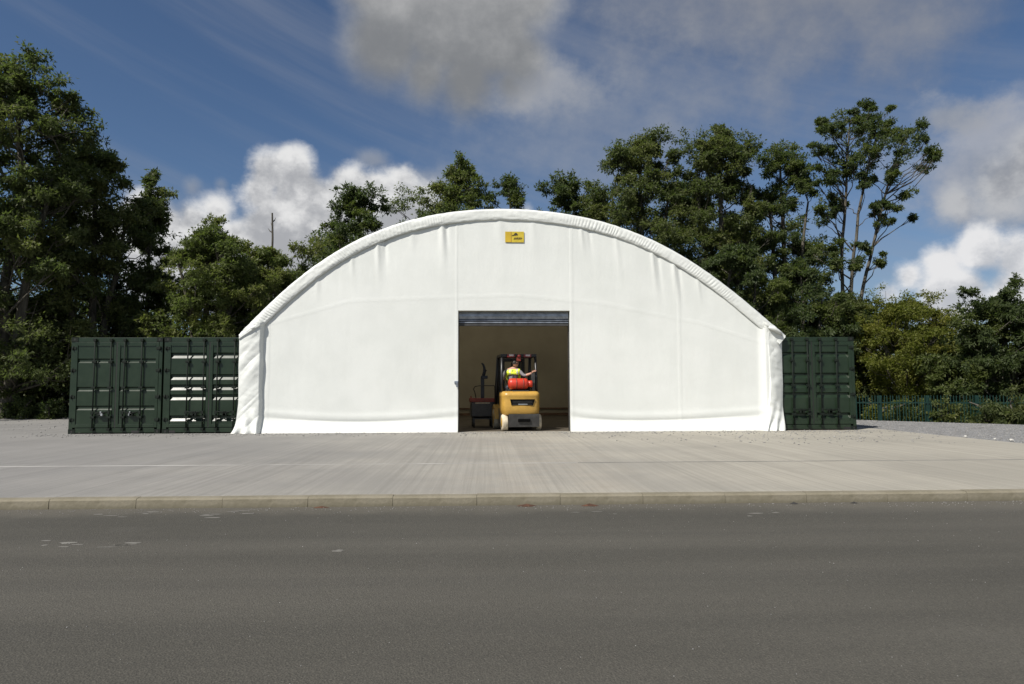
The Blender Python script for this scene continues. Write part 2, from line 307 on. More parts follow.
# ------------------------------------------------------------------ object helpers
def link(name, me, m=None, parent=None):
    o = bpy.data.objects.new(name, me); COL.objects.link(o)
    if m is not None and me is not None and not me.materials:
        for mm in (m if isinstance(m, (list, tuple)) else [m]): me.materials.append(mm)
    if parent is not None: o.parent = parent
    return o
def tag(o, label=None, cat=None, group=None, kind=None):
    for k, v in (('label', label), ('category', cat), ('group', group), ('kind', kind)):
        if v: o[k] = v
    return o
def empty(name, loc, rz=0.0, **kw):
    o = bpy.data.objects.new(name, None); COL.objects.link(o); o.location = loc; o.rotation_euler.z = rz
    o.empty_display_size = 0.3
    return tag(o, **kw)
class MB:
    def __init__(s): s.v = []; s.f = []; s.smooth = []
    def add(s, v, f, smooth=False):
        o = len(s.v); s.v += [tuple(map(float, p)) for p in v]; s.f += [tuple(i + o for i in q) for q in f]; s.smooth += [smooth] * len(f); return s
    def box(s, x0, x1, y0, y1, z0, z1, ch=0.0):
        if ch <= 0:
            v = [(x, y, z) for z in (z0, z1) for y in (y0, y1) for x in (x0, x1)]
            return s.add(v, [(0, 2, 3, 1), (4, 5, 7, 6), (0, 1, 5, 4), (2, 6, 7, 3), (0, 4, 6, 2), (1, 3, 7, 5)])
        bm = bmesh.new(); bmesh.ops.create_cube(bm, size=1)
        for p in bm.verts: p.co = Vector(((x0 + x1) / 2 + p.co.x * (x1 - x0), (y0 + y1) / 2 + p.co.y * (y1 - y0), (z0 + z1) / 2 + p.co.z * (z1 - z0)))
        bmesh.ops.bevel(bm, geom=bm.edges[:], offset=ch, segments=2, profile=0.6, affect='EDGES')
        bm.verts.index_update(); s.add([p.co for p in bm.verts], [[q.index for q in f.verts] for f in bm.faces]); bm.free(); return s
    def tube(s, pts, r, n=8, cap=True):
        pts = [Vector(p) for p in pts]; rs = r if isinstance(r, (list, tuple)) else [r] * len(pts)
        v = []; f = []; ref = Vector((0.13, 0.29, 0.95))
        for i, p in enumerate(pts):
            d = (pts[min(i + 1, len(pts) - 1)] - pts[max(i - 1, 0)]).normalized()
            if abs(d.dot(ref)) > 0.95: ref = Vector((0.9, 0.2, 0.1))
            a = d.cross(ref).normalized(); b = d.cross(a)
            v += [p + (a * math.cos(2 * math.pi * k / n) + b * math.sin(2 * math.pi * k / n)) * rs[i] for k in range(n)]
        for i in range(len(pts) - 1):
            for k in range(n):
                k2 = (k + 1) % n; f.append((i * n + k, i * n + k2, (i + 1) * n + k2, (i + 1) * n + k))
        s.add(v, f, True)
        if cap: o = len(s.v) - len(v); s.f += [tuple(o + k for k in range(n))[::-1], tuple(o + (len(pts) - 1) * n + k for k in range(n))]; s.smooth += [False] * 2
        return s
    def lathe(s, prof, c, axis='x', n=20):
        """prof: list of (position along the axis, radius)"""
        v = []; f = []
        for a, r in prof:
            for k in range(n):
                t = 2 * math.pi * k / n; p = (r * math.cos(t), r * math.sin(t))
                q = {'x': (a, p[0], p[1]), 'y': (p[0], a, p[1]), 'z': (p[0], p[1], a)}[axis]
                v.append((c[0] + q[0], c[1] + q[1], c[2] + q[2]))
        m = len(prof)
        for i in range(m - 1):
            for k in range(n): f.append((i * n + k, (i + 1) * n + k, (i + 1) * n + (k + 1) % n, i * n + (k + 1) % n))
        f.append(tuple(range(n))); f.append(tuple((m - 1) * n + k for k in range(n))[::-1])
        return s.add(v, f, True)
    def prism(s, poly, y0, y1):
        """poly of (x, z), extruded along y"""
        n = len(poly); v = [(x, y0, z) for x, z in poly] + [(x, y1, z) for x, z in poly]
        return s.add(v, [tuple(range(n)), tuple(range(n, 2 * n))[::-1]] + [(i, i + n, (i + 1) % n + n, (i + 1) % n) for i in range(n)])
    def prismx(s, poly, x0, x1):
        """poly of (y, z), extruded along x"""
        n = len(poly); v = [(x0, y, z) for y, z in poly] + [(x1, y, z) for y, z in poly]
        return s.add(v, [tuple(range(n))[::-1], tuple(range(n, 2 * n))] + [(i, (i + 1) % n, (i + 1) % n + n, i + n) for i in range(n)])
    def mesh(s, name):
        me = bpy.data.meshes.new(name); me.from_pydata(s.v, [], s.f)
        bm = bmesh.new(); bm.from_mesh(me); bmesh.ops.recalc_face_normals(bm, faces=bm.faces[:]); bm.to_mesh(me); bm.free()
        me.polygons.foreach_set('use_smooth', s.smooth); me.update(); return me
    def build(s, name, m, parent=None): return link(name, s.mesh(name), m, parent)
def copy_tree(o, parent=None):
    c = o.copy(); COL.objects.link(c); c.parent = parent
    for ch in o.children: copy_tree(ch, c)
    return c
def np_mesh(name, V, F, smooth=False):
    V = np.ascontiguousarray(V, dtype=np.float32); F = np.ascontiguousarray(F, dtype=np.int32); k = F.shape[1]
    me = bpy.data.meshes.new(name); me.vertices.add(len(V)); me.vertices.foreach_set('co', V.ravel())
    me.loops.add(F.size); me.loops.foreach_set('vertex_index', F.ravel())
    me.polygons.add(len(F)); me.polygons.foreach_set('loop_start', np.arange(0, F.size, k, dtype=np.int32))
    if smooth: me.polygons.foreach_set('use_smooth', np.ones(len(F), dtype=bool))
    me.update(calc_edges=True); return me
def grid_faces(nu, nv, off=0):
    i, j = np.meshgrid(np.arange(nu - 1), np.arange(nv - 1), indexing='ij')
    a = i * nv + j
    return np.stack([a, a + nv, a + nv + 1, a + 1], -1).reshape(-1, 4) + off
_rs = np.random.RandomState(3); _lat = _rs.rand(256, 256)
def vnoise(x, y):
    x = np.asarray(x, float); y = np.asarray(y, float); xi = np.floor(x).astype(int); yi = np.floor(y).astype(int)
    fx = x - xi; fy = y - yi; fx = fx * fx * (3 - 2 * fx); fy = fy * fy * (3 - 2 * fy)
    L = lambda a, b: _lat[a % 256, b % 256]
    return (L(xi, yi) * (1 - fx) + L(xi + 1, yi) * fx) * (1 - fy) + (L(xi, yi + 1) * (1 - fx) + L(xi + 1, yi + 1) * fx) * fy - 0.5
def fbm(x, y, o=4):
    return sum(vnoise(x * 2 ** k + 17 * k, y * 2 ** k + 31 * k) / 2 ** k for k in range(o))

# ------------------------------------------------------------------ the ground
F0 = 19.3                 # the shelter's front wall
KY = 7.75                 # kerb line
def ground():
    xs = np.concatenate([np.linspace(-1500, -60, 12), np.linspace(-50, 50, 60), np.linspace(60, 1500, 12)])
    ys = np.concatenate([np.linspace(-800, -20, 8), np.linspace(-15, 70, 70), np.linspace(80, 2500, 14)])
    Xg, Yg = np.meshgrid(xs, ys, indexing='ij')
    # past the gravel on the right the land falls away behind the fence
    e = np.clip(((Xg - 10) * 0.62 + (Yg - 25.5) - 3.6) / 3.5, 0, 1); e = e * (Yg > 18) * (Xg > 11)
    Zg = -0.20 - 0.85 * e * e * (3 - 2 * e) + 0.05 * fbm(Xg * 0.2, Yg * 0.2) * (Yg > 36)
    me = np_mesh('ground', np.stack([Xg, Yg, Zg], -1).reshape(-1, 3), grid_faces(len(xs), len(ys)), True)
    tag(link('ground', me, M['soil']), kind='structure')
ground()
b = MB(); b.box(-400, 400, -9.0, KY - 0.02, -0.24, -0.104); tag(b.build('road', M['asphalt']), kind='structure')
# the brushed apron: two bays of concrete with an open joint, each cast in lengths
apron = empty('concrete_apron', (0, 0, 0), kind='structure')
for (y0, y1) in ((KY + 0.135, 11.08), (11.105, 32.0)):
    for (x0, x1) in ((-60.0, 11.2),) if y0 > 11 else ((-60.0, 60.0),):
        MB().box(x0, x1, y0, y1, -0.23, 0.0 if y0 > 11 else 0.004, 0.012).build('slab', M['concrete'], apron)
M['jointpale'] = mat('pale_joint_arris', base=(0.29, 0.283, 0.265), rough=0.9, var=0.3, vscale=1.3)
M['jointdark'] = mat('dark_joint_strip', base=(0.15, 0.145, 0.13), rough=0.9, var=0.3, vscale=1.5)
MB().box(-60, 1.4, 11.065, 11.125, -0.1, 0.0065, 0.004).build('joint_strip', M['jointpale'], apron)
MB().box(1.42, 60, 11.05, 11.12, -0.1, 0.0065, 0.003).build('joint_strip', M['jointdark'], apron)  # dark strip along the right length of the joint
kerb = empty('kerb', (0, KY, 0), kind='structure')
kmesh = []
for k in range(5):
    rr = random.Random(k); q = MB(); L = 0.915
    q.prismx([(0.0, -0.22), (0.012, 0.0 - 0.022), (0.03, -0.004), (0.128, 0.002), (0.128, -0.22)], 0.002, L - 0.002)
    kmesh.append(q.mesh('kerb_stone')); kmesh[-1].materials.append(M['kerb'])
for i in range(-24, 25):
    o = link('kerb_stone', kmesh[i % 5], None, kerb)
    o.location = (i * 0.915 - 0.12, random.uniform(-0.003, 0.003), random.uniform(-0.002, 0.003)); o.rotation_euler.z = random.uniform(-0.002, 0.002)
for s in (-1, 1):
    MB().box(s * 41 - 18.8, s * 41 + 18.8, 0.0, 0.128, -0.22, 0.0).build('kerb_run', M['kerb'], kerb)
# gravel yard to the right and round the back
def gravel_yard():
    P = [(11.2, 11.1), (60, 11.1), (60, 14.0), (27, 15.2), (17.6, 21.3), (13.9, 25.7), (12.6, 33.5), (-60, 33.5), (-60, 32.0), (11.2, 32.0)]
    q = MB(); n = len(P)
    bm = bmesh.new(); vs = [bm.verts.new((x, y, -0.012)) for x, y in P]; f = bm.faces.new(vs)
    r = bmesh.ops.extrude_face_region(bm, geom=[f]); 
    for e in r['geom']:
        if isinstance(e, bmesh.types.BMVert): e.co.z = -0.3
    bmesh.ops.recalc_face_normals(bm, faces=bm.faces[:])
    me = bpy.data.meshes.new('gravel_yard'); bm.to_mesh(me); bm.free()
    tag(link('gravel_yard', me, M['gravel']), kind='structure')
gravel_yard()
M['darkfloor'] = mat('dark_floor_sheet', base=(0.085, 0.072, 0.055), rough=0.95, var=0.3, vscale=2, bump=0.4, spec=0.2)
MB().box(-6.3, 7.85, F0 + 0.30, F0 + 12.0, -0.1, 0.006, 0.004).build('shelter_floor', M['darkfloor'])['kind'] = 'structure'  # dark sheet laid over the slab inside the doorway
# loose stones: counted by nobody, so one object each
def stones(name, n, area, smin, smax, m, seed, z=0.0):
    rr = np.random.RandomState(seed); V = []; Fc = []
    base = np.array([(1, 0, 0), (-1, 0, 0), (0, 1, 0), (0, -1, 0), (0, 0, 1), (0, 0, -0.3)]); tri = np.array([(0, 2, 4), (2, 1, 4), (1, 3, 4), (3, 0, 4), (2, 0, 5), (1, 2, 5), (3, 1, 5), (0, 3, 5)])
    for k in range(n):
        x, y = area(rr); s = smin + (smax - smin) * rr.rand() ** 2.5
        a = rr.rand() * 6.28; ca, sa = math.cos(a), math.sin(a)
        p = base * (s * (0.7 + 0.6 * rr.rand(6, 1))) * np.array([1, 0.8, 0.7])
        p = np.stack([p[:, 0] * ca - p[:, 1] * sa + x, p[:, 0] * sa + p[:, 1] * ca + y, p[:, 2] + z + 0.2 * s], -1)
        V.append(p); Fc.append(tri + 6 * k)
    return tag(link(name, np_mesh(name, np.concatenate(V), np.concatenate(Fc)), m), kind='stuff')
stones('gravel_stones', 12000, lambda r: ((lambda y, t: (11.25 + t * (min(17.2, 13.6 + (25.8 - y) * 0.85) - 11.25), y))(14.2 + 11.4 * r.rand(), r.rand())), 0.008, 0.026, M['stone'], 1, -0.012)
stones('scattered_grit', 2600, lambda r: (r.uniform(-12, 11), 19.2 - abs(r.normal(0, 0.55))), 0.006, 0.03, M['stone'], 2)
stones('scattered_grit', 500, lambda r: (r.normal(7.5, 2.2), r.normal(16.6, 1.1)), 0.008, 0.035, M['stone'], 3)
stones('scattered_grit', 900, lambda r: (r.uniform(-24, -12.2), r.uniform(17, 31)), 0.01, 0.04, M['stone'], 4)
stones('roadside_grit', 1100, lambda r: (r.uniform(-7, 8), KY - 0.05 - abs(r.normal(0, 0.16))), 0.003, 0.009, M['stone'], 5, -0.104)
stones('road_chippings', 900, lambda r: (r.uniform(-6, 6.5), r.uniform(2.6, 7.5)), 0.0022, 0.0065, M['stone'], 6, -0.104)
def litter(px_x, yy, sx_, sy_, zz, nm, m, label, cat, seed):
    rr = random.Random(seed); q = MB()
    pts = [(px_x + sx_ * math.cos(t) * rr.uniform(0.55, 1.1), yy + sy_ * math.sin(t) * rr.uniform(0.55, 1.1)) for t in np.linspace(0, 6.283, 15)[:-1]]
    n = len(pts); v = [(x, y, zz) for x, y in pts] + [(px_x, yy, zz + min(sx_, sy_) * (0.5 if cat == 'leaf litter' else 0.02))]
    q.add(v, [(i, (i + 1) % n, n) for i in range(n)], True)
    return tag(q.build(nm, m), label, cat)
litter(0.42, 7.66, 0.13, 0.05, -0.102, 'leaf_litter', M['debris'], 'small russet clump of leaf litter in the gutter straight out from the forklift', 'leaf litter', 1)
litter(1.10, 7.64, 0.10, 0.05, -0.102, 'leaf_litter', M['debris'], 'russet clump of leaf litter in the gutter just right of the doorway line', 'leaf litter', 2)
litter(-1.78, 7.68, 0.10, 0.035, -0.102, 'leaf_litter', M['debris'], 'thin brown streak of leaf litter against the kerb left of the doorway', 'leaf litter', 3)
litter(3.35, 7.66, 0.055, 0.04, -0.102, 'leaf_litter', M['rubber'], 'dark scrap of litter in the gutter in front of the right half of the shelter', 'leaf litter', 4)
litter(4.02, 7.66, 0.05, 0.03, -0.102, 'leaf_litter', M['rubber'], 'small dark scrap in the gutter furthest right along the kerb', 'leaf litter', 5)
for k, (x, y) in enumerate([(11.35, 15.4), (11.3, 16.3), (11.42, 15.0)]):
    rr = random.Random(k); bm = bmesh.new(); bmesh.ops.create_icosphere(bm, subdivisions=2, radius=0.032 + 0.008 * k)
    for p in bm.verts: p.co *= rr.uniform(0.8, 1.15); p.co.z *= 0.7
    me = bpy.data.meshes.new('stone'); bm.to_mesh(me); bm.free(); o = link('stone', me, M['palestone']); o.location = (x, y, 0.02)
    tag(o, ['pale stone on the gravel edge, middle of the three by the concrete', 'pale stone on the gravel edge nearest the right container', 'largest pale stone on the gravel edge, nearest the road'][k], 'stone')
# dried splashes of slurry on the road
def splashes():
    V = []; Fc = []; rr = np.random.RandomState(11)
    for (px, py, w_, h_, n) in [(55, 545, 26, 5, 6), (125, 545, 18, 4, 5), (110, 514, 16, 3, 3), (148, 513, 14, 2.5, 3), (215, 515, 18, 3, 4), (240, 512, 16, 3, 4), (336, 550, 6, 2, 2), (600, 513, 26, 2, 3), (760, 514, 30, 2, 3)]:
        for _ in range(n):
            cx = px + rr.normal(0, w_ * 0.5); cy = py + rr.normal(0, h_ * 0.5)
            d = fw + rt * (cx - 512) / FPX + up * (342 - cy) / FPX; g = CAM + d * (-0.1 - CAM[2]) / d[2]
            if g[1] > KY - 0.1: continue
            a, bq = rr.uniform(0.02, 0.10), rr.uniform(0.008, 0.03); m_ = 14; o = len(V)
            wob = 0.75 + 0.4 * rr.rand(m_)
            for i in range(m_):
                t = 6.283 * i / m_; V.append((g[0] + a * wob[i] * math.cos(t), g[1] + bq * wob[i] * math.sin(t), -0.1025))
            Fc += [(o, o + i, o + i + 1) for i in range(1, m_ - 1)]
    tag(link('slurry_splash', np_mesh('slurry_splash', np.array(V), np.array(Fc)), M['dried']), kind='stuff')
splashes()

# ------------------------------------------------------------------ the shelter
COEF = [0.833, 0.314, -1.924, -0.128, -2.487, -0.215, 6.209]
def arch_z(x): return np.polyval(COEF, (np.asarray(x) - 0.8) / 7.6)
XL, XR = -6.79, 8.36
_xa = np.linspace(XL, XR, 1200); _za = arch_z(_xa)
_sa = np.concatenate([[0], np.cumsum(np.hypot(np.diff(_xa), np.diff(_za)))])
def arch_at(s):
    x = np.interp(s, _sa, _xa); z = np.interp(s, _sa, _za)
    dx = np.gradient(_xa, _sa); dz = np.gradient(_za, _sa); tx = np.interp(s, _sa, dx); tz = np.interp(s, _sa, dz); n = np.hypot(tx, tz)
    return x, z, -tz / n, tx / n        # point and outward normal
_xi, _zi, _nx, _nz = arch_at(_sa); _xin = _xi - _nx * 0.33; _zin = _zi - _nz * 0.33
def inner_z(x): return np.interp(x, _xin, _zin)
DX0, DX1, DH = -0.813, 2.283, 3.349
shelter = empty('storage_shelter', (0.75, F0, 0), label='white fabric arched storage shelter with an open central doorway, spanning between green containers', cat='shelter')
def sh(name, me, m):
    o = link(name, me, m, shelter); o.matrix_parent_inverse = Matrix.Translation((-0.75, -F0, 0)); return o
FOLDS = [(-1.27, 5.30, 0.030, 0.07, 0.9), (-1.15, 5.3, -0.018, 0.05, 0.7), (-3.05, 4.75, 0.030, 0.06, 0.75), (-2.85, 4.8, -0.02, 0.05, 0.6), (-3.75, 4.4, 0.016, 0.05, 0.5), (-2.1, 5.1, 0.012, 0.08, 0.6),
         (0.35, 5.9, 0.012, 0.10, 1.0), (1.25, 5.8, 0.012, 0.10, 0.9), (2.62, 5.6, 0.018, 0.05, 0.5), (2.85, 5.55, -0.015, 0.05, 0.5), (4.62, 4.9, 0.022, 0.05, 0.85), (4.78, 4.85, -0.016, 0.05, 0.8),
         (5.22, 4.7, 0.026, 0.06, 0.75), (5.36, 4.6, -0.016, 0.05, 0.7), (3.6, 5.3, 0.012, 0.06, 0.9), (5.9, 4.3, 0.012, 0.05, 0.5), (-4.7, 3.9, 0.012, 0.06, 0.5)]
SEAM = np.array([(-6.09, 2.946), (-3.787, 3.609), (-0.819, 3.724), (0.762, 3.782), (3.133, 3.561), (5.937, 3.001), (7.7, 2.45)])
def wall_y(x, z):
    top = inner_z(x)
    y = np.zeros_like(x)
    lean = np.where(x < 1, 0.05, -0.10)
    for (fx, fz, amp, wd, ln) in FOLDS:
        dz = np.clip(top - z, 0, None); cx = fx + lean * dz * np.sign(fx - 0.8) * -1
        prof = np.exp(-((x - cx) / (wd * (1 + 0.5 * dz))) ** 2) * np.exp(-(dz / ln) ** 2)
        y -= amp * 1.25 * prof
    y -= 0.006 * vnoise(x * 7.5, z * 0.7 + 9) * np.exp(-np.clip(top - z, 0, None) / 0.7)
    y -= 0.03 * fbm(x * 0.30 + 4, z * 0.35, 3) + 0.006 * fbm(x * 1.7, z * 0.5 + 40, 3)
    # welded seams
    sz = np.interp(x, SEAM[:, 0], SEAM[:, 1]); y -= 0.002 * (np.abs(z - sz) < 0.05) + 0.0010 * np.exp(-((z - sz) / 0.14) ** 2)
    for xs in (DX0 - 0.04, DX1 + 0.05, -6.0, 5.35): y -= 0.004 * (np.abs(x - xs) < 0.04)
    # the skirt: the sheet kicks out over the ground rail and sags in shallow swags
    sw = np.where(x < 0.7, np.sin(np.clip((x + 6.1) / 5.3, 0, 1) * math.pi), np.sin(np.clip((x - 2.3) / 5.3, 0, 1) ** 0.7 * math.pi))
    zr = 0.44 - 0.14 * sw
    y += 0.014 * np.exp(-((z - zr) / 0.035) ** 2) * np.clip(sw, 0, 1)
    k = np.clip((zr - z) / zr, 0, 1); y -= 0.15 * k ** 1.4
    y -= 0.012 * np.exp(-((z - zr - 0.13) / 0.09) ** 2)
    # side edges curl forward to the corner flaps
    y -= 0.10 * np.clip((x - 7.52) / 0.22, 0, 1) ** 2
    return F0 + 0.015 + y
def front_wall():
    V = []; Fc = []; off = 0
    def patch(x0, x1, z0f, z1f, nu, nv):
        nonlocal off
        u = np.linspace(x0, x1, nu); t = np.linspace(0, 1, nv); Xp, T = np.meshgrid(u, t, indexing='ij')
        Zp = z0f(Xp) + (z1f(Xp) - z0f(Xp)) * T
        V.append(np.stack([Xp, wall_y(Xp, Zp), Zp], -1).reshape(-1, 3)); Fc.append(grid_faces(nu, nv, off)); off += nu * nv
    zero = lambda x: np.zeros_like(x) + 0.004; top = lambda x: inner_z(x) + 0.10; dh = lambda x: np.zeros_like(x) + DH
    patch(-6.3, DX0, zero, top, 260, 200); patch(DX0, DX1, dh, top, 150, 110); patch(DX1, 7.86, zero, top, 260, 200)
    # returned hems around the doorway
    for xj in (DX0, DX1):
        z = np.linspace(0.004, DH, 200); y = wall_y(np.full_like(z, xj), z)
        V.append(np.stack([np.stack([np.full_like(z, xj), y, z], -1), np.stack([np.full_like(z, xj), np.full_like(z, F0 + 0.16), z], -1)], 0).reshape(-1, 3)); Fc.append(grid_faces(2, 200, off)); off += 400
    x = np.linspace(DX0, DX1, 60); y = wall_y(x, np.full_like(x, DH))
    V.append(np.stack([np.stack([x, y, np.full_like(x, DH)], -1), np.stack([x, np.full_like(x, F0 + 0.16), np.full_like(x, DH)], -1)], 0).reshape(-1, 3)); Fc.append(grid_faces(2, 60, off))
    return np_mesh('front_wall', np.concatenate(V), np.concatenate(Fc), True)
sh('front_wall', front_wall(), M['fabric'])
def arch_rim():
    ns, nph = 1500, 26
    s = np.linspace(0.0, _sa[-1], ns); ph = np.linspace(-0.15, math.pi, nph); Sg, P = np.meshgrid(s, ph, indexing='ij')
    x, z, nx, nz = arch_at(Sg)
    # pleats where the sheet is drawn over the curved tube
    frq = 2 * math.pi / 0.095; phase = 9.0 * fbm(s * 0.9, s * 0 + 3, 3)[:, None]
    local = np.clip(0.50 + 1.9 * vnoise(s * 0.8, s * 0 + 8) + 0.8 * vnoise(s * 4.0, s * 0 + 3), 0.04, 1.25)[:, None]
    steep = (0.45 + 1.3 * np.abs(nx))
    skew = 2.6 * nx * (P - 1.2)
    am = 0.0095 * local * steep * np.exp(-((P - 1.75) / 0.62) ** 2)
    pl = am * (np.abs(np.sin(Sg * frq / 2 + phase + skew)) * 1.4 - 0.7) + 0.012 * vnoise(Sg * 2.2, P * 2) * np.sin(np.clip(P, 0, math.pi)) + 0.008 * vnoise(Sg * 9, P * 3)
    end = np.clip(np.minimum(Sg, _sa[-1] - Sg) / 0.9, 0, 1)
    pl += 0.05 * (1 - end) * fbm(Sg * 4, P * 2, 3)
    cs, sn = np.cos(P), np.sin(np.clip(P, 0, math.pi))
    dn = -0.165 + 0.165 * np.sign(cs) * np.abs(cs) ** 0.8 + pl * cs; yy = F0 - (0.065 + pl) * np.abs(sn) ** 0.5 + 0.05 * np.clip(0.9 - P, 0, 1)
    yy = np.where(P < 0, F0 + 0.3, yy)
    return np_mesh('arch_rim', np.stack([x + nx * dn, yy, z + nz * dn], -1).reshape(-1, 3), grid_faces(ns, nph), True)
sh('arch_rim', arch_rim(), M['fabric'])
def roof_cover():
    ns, ny = 300, 60
    s = np.linspace(0, _sa[-1], ns); y = np.linspace(F0 + 0.05, F0 + 12.3, ny); Sg, Yg = np.meshgrid(s, y, indexing='ij')
    x, z, nx, nz = arch_at(Sg)
    bays = 0.05 * (np.cos((Yg - F0) / 12.3 * 2 * math.pi * 5) - 1) * 0.5 + 0.01 * fbm(Sg * 0.8, Yg * 0.5)
    A = np.stack([x + nx * bays, Yg, z + nz * bays], -1).reshape(-1, 3)
    return np_mesh('roof_cover', A, grid_faces(ns, ny), True)     # one sheet of cloth, light comes through it
sh('roof_cover', roof_cover(), M['roof'])
def rear_wall():
    u = np.linspace(XL + 0.35, XR - 0.35, 80); t = np.linspace(0, 1, 30); Xp, T = np.meshgrid(u, t, indexing='ij')
    Zp = T * (arch_z(Xp) - 0.02)
    A = np.stack([Xp, F0 + 12.1 + 0.05 * fbm(Xp * 0.5, Zp * 0.6), Zp], -1).reshape(-1, 3); B = A + np.array([0, 0.03, 0])
    return np_mesh('rear_wall', np.concatenate([A, B]), np.concatenate([grid_faces(80, 30), grid_faces(80, 30, 2400)[:, ::-1]]), True)
rw = sh('rear_wall', rear_wall(), M['lining'])
for (z0, z1, y0) in ((0.02, 0.13, 12.0), (0.30, 0.36, 12.02)):
    o = MB().box(-6.5, 8.1, F0 + y0, F0 + y0 + 0.05, z0, z1).build('base_rail', M['timber'], shelter); o.matrix_parent_inverse = Matrix.Translation((-0.75, -F0, 0))
# arch frames inside
for k in range(1, 6):
    s = np.linspace(0.1, _sa[-1] - 0.1, 40); x, z, nx, nz = arch_at(s); y = F0 + 0.3 + k * 2.3
    q = MB(); q.tube([(x[i] - nx[i] * 0.13, y, z[i] - nz[i] * 0.13) for i in range(40)], 0.035, 8); q.tube([(x[i] - nx[i] * 0.5, y, z[i] - nz[i] * 0.5) for i in range(40)], 0.025, 8)
    o = q.build('arch_frame', M['steel'], shelter); o.matrix_parent_inverse = Matrix.Translation((-0.75, -F0, 0))
def corner_flap(side):
    nu, nv = 60, 160
    u = np.linspace(0, 1, nu); t = np.linspace(0, 1, nv); U, T = np.meshgrid(u, t, indexing='ij')   # u: outer -> inner, t: bottom -> top
    if side < 0:
        top = 2.62 + 0.42 * U; xo = -6.74 - 0.16 * np.exp(-T / 0.07) + 0.03 * vnoise(T * 6, T * 0) ; xi = -6.06 - 0.05 * np.sin(T * math.pi * 0.9) - 0.03 * vnoise(T * 5, T * 0 + 2) - 0.06 * np.exp(-T / 0.2)
    else:
        top = 2.60 + 0.46 * U; xo = 8.27 - 0.06 * np.exp(-T / 0.3) + 0.02 * vnoise(T * 6, T * 0 + 5); xi = 7.68 + 0.12 * np.sin(np.clip(T, 0, 1) * math.pi) - 0.03 * vnoise(T * 5, T * 0 + 7) - 0.10 * np.exp(-T / 0.15)
    z = 0.006 + T * (top - 0.006); x = xo + (xi - xo) * U
    bulge = 0.055 * np.sin(np.clip(U, 0, 1) * math.pi * 0.62 + 0.35)
    fold = 0.13 * np.clip((U - 0.86) / 0.14, 0, 1) ** 2      # the inner edge turns back to the wall
    cr = 0.058 * np.abs(fbm(x * 1.6 + z * 1.2 * side, z * 1.3 - x * 0.9 + 20 + side, 3)) + 0.022 * np.abs(fbm(x * 1.1 - z * 0.8 * side, z * 3.2 + x * 1.6 * side + 5, 2)) + 0.016 * fbm(x * 4 + z * 2, z * 5, 2)
    foot = (0.16 + 0.10 * np.sin(U * 15 + z * 6)) * np.exp(-z / 0.24)
    y = F0 - 0.06 - bulge + fold + (0.15 * (1 - U) * np.clip(T * 4, 0, 1) if side > 0 else 0.0) - cr * (0.4 + 0.9 * np.sin(U * math.pi)) - foot * (0.4 + 0.6 * U) - 0.04 * (T > 0.97)
    A = np.stack([x, y, z], -1).reshape(-1, 3)
    # outer return laps back over the container front
    back = np.stack([x[0], np.full(nv, F0 + 0.36), z[0]], -1)
    V = np.concatenate([A, np.stack([np.stack([x[0], y[0], z[0]], -1), back], 0).reshape(-1, 3)])
    return np_mesh('corner_flap', V, np.concatenate([grid_faces(nu, nv), grid_faces(2, nv, nu * nv)]), True)
sh('corner_flap', corner_flap(-1), M['fabric'])['label'] = 'creased left corner flap, kicked out at its foot'
sh('corner_flap', corner_flap(1), M['fabric'])['label'] = 'creased right corner flap'
# gathered ends of the rim where the flap is tied in
for side, (gx, gz) in ((-1, (-6.2, 3.0)), (1, (7.78, 2.98))):
    q = MB(); nrm = side
    rr = random.Random(side + 5); pts = []
    for k in range(7):
        t = k / 6; pts.append((gx + side * (0.0 + 0.46 * t), F0 - 0.06 - 0.10 * math.sin(t * 3) + rr.uniform(-0.02, 0.02), gz - 0.05 - 0.28 * t + rr.uniform(-0.02, 0.02)))
    q.tube(pts, [0.02, 0.05, 0.065, 0.055, 0.05, 0.035, 0.012], 12)
    o = q.build('gathered_end', M['fabric'], shelter); o.matrix_parent_inverse = Matrix.Translation((-0.75, -F0, 0))
# rolled-up door
door = link('roller_door', MB().box(DX0 + 0.004, DX1 - 0.004, F0 + 0.42, F0 + 0.75, 3.0, 3.34, 0.03).mesh('roller_door'), M['steel'], shelter)
door.matrix_parent_inverse = Matrix.Translation((-0.75, -F0, 0))
def slat(z0, z1, y, m, nm='slat'):
    h = z1 - z0; poly = [(y + 0.035, z0)] + [(y + 0.03 - 0.045 * math.sin(t * math.pi) ** 0.7, z0 + h * t) for t in np.linspace(0.02, 0.98, 9)] + [(y + 0.035, z1)]
    return MB().prismx(poly, DX0 + 0.02, DX1 - 0.02).build(nm, m, door)
slat(3.112, 3.345, F0 + 0.20, M['steel']); slat(3.062, 3.106, F0 + 0.19, M['steel']); slat(3.000, 3.056, F0 + 0.19, M['steel'])
MB().box(DX0 + 0.02, DX1 - 0.02, F0 + 0.17, F0 + 0.25, 2.935, 2.994, 0.006).build('bottom_bar', M['charcoal'], door)
for x0, x1 in ((DX0 - 0.10, DX0 + 0.018), (DX1 - 0.018, DX1 + 0.10)):
    MB().box(x0, x1, F0 + 0.27, F0 + 0.40, 0.0, 3.34, 0.008).build('guide_rail', M['charcoal'], door)
o = MB().box(DX0 - 0.10, DX0 + 0.0, F0 - 0.03, F0 + 0.05, 1.33, 1.40, 0.01).box(DX0 - 0.05, DX0 - 0.004, F0 - 0.06, F0 - 0.02, 1.23, 1.36, 0.008).build('latch', M['steel'], shelter); o.matrix_parent_inverse = Matrix.Translation((-0.75, -F0, 0))
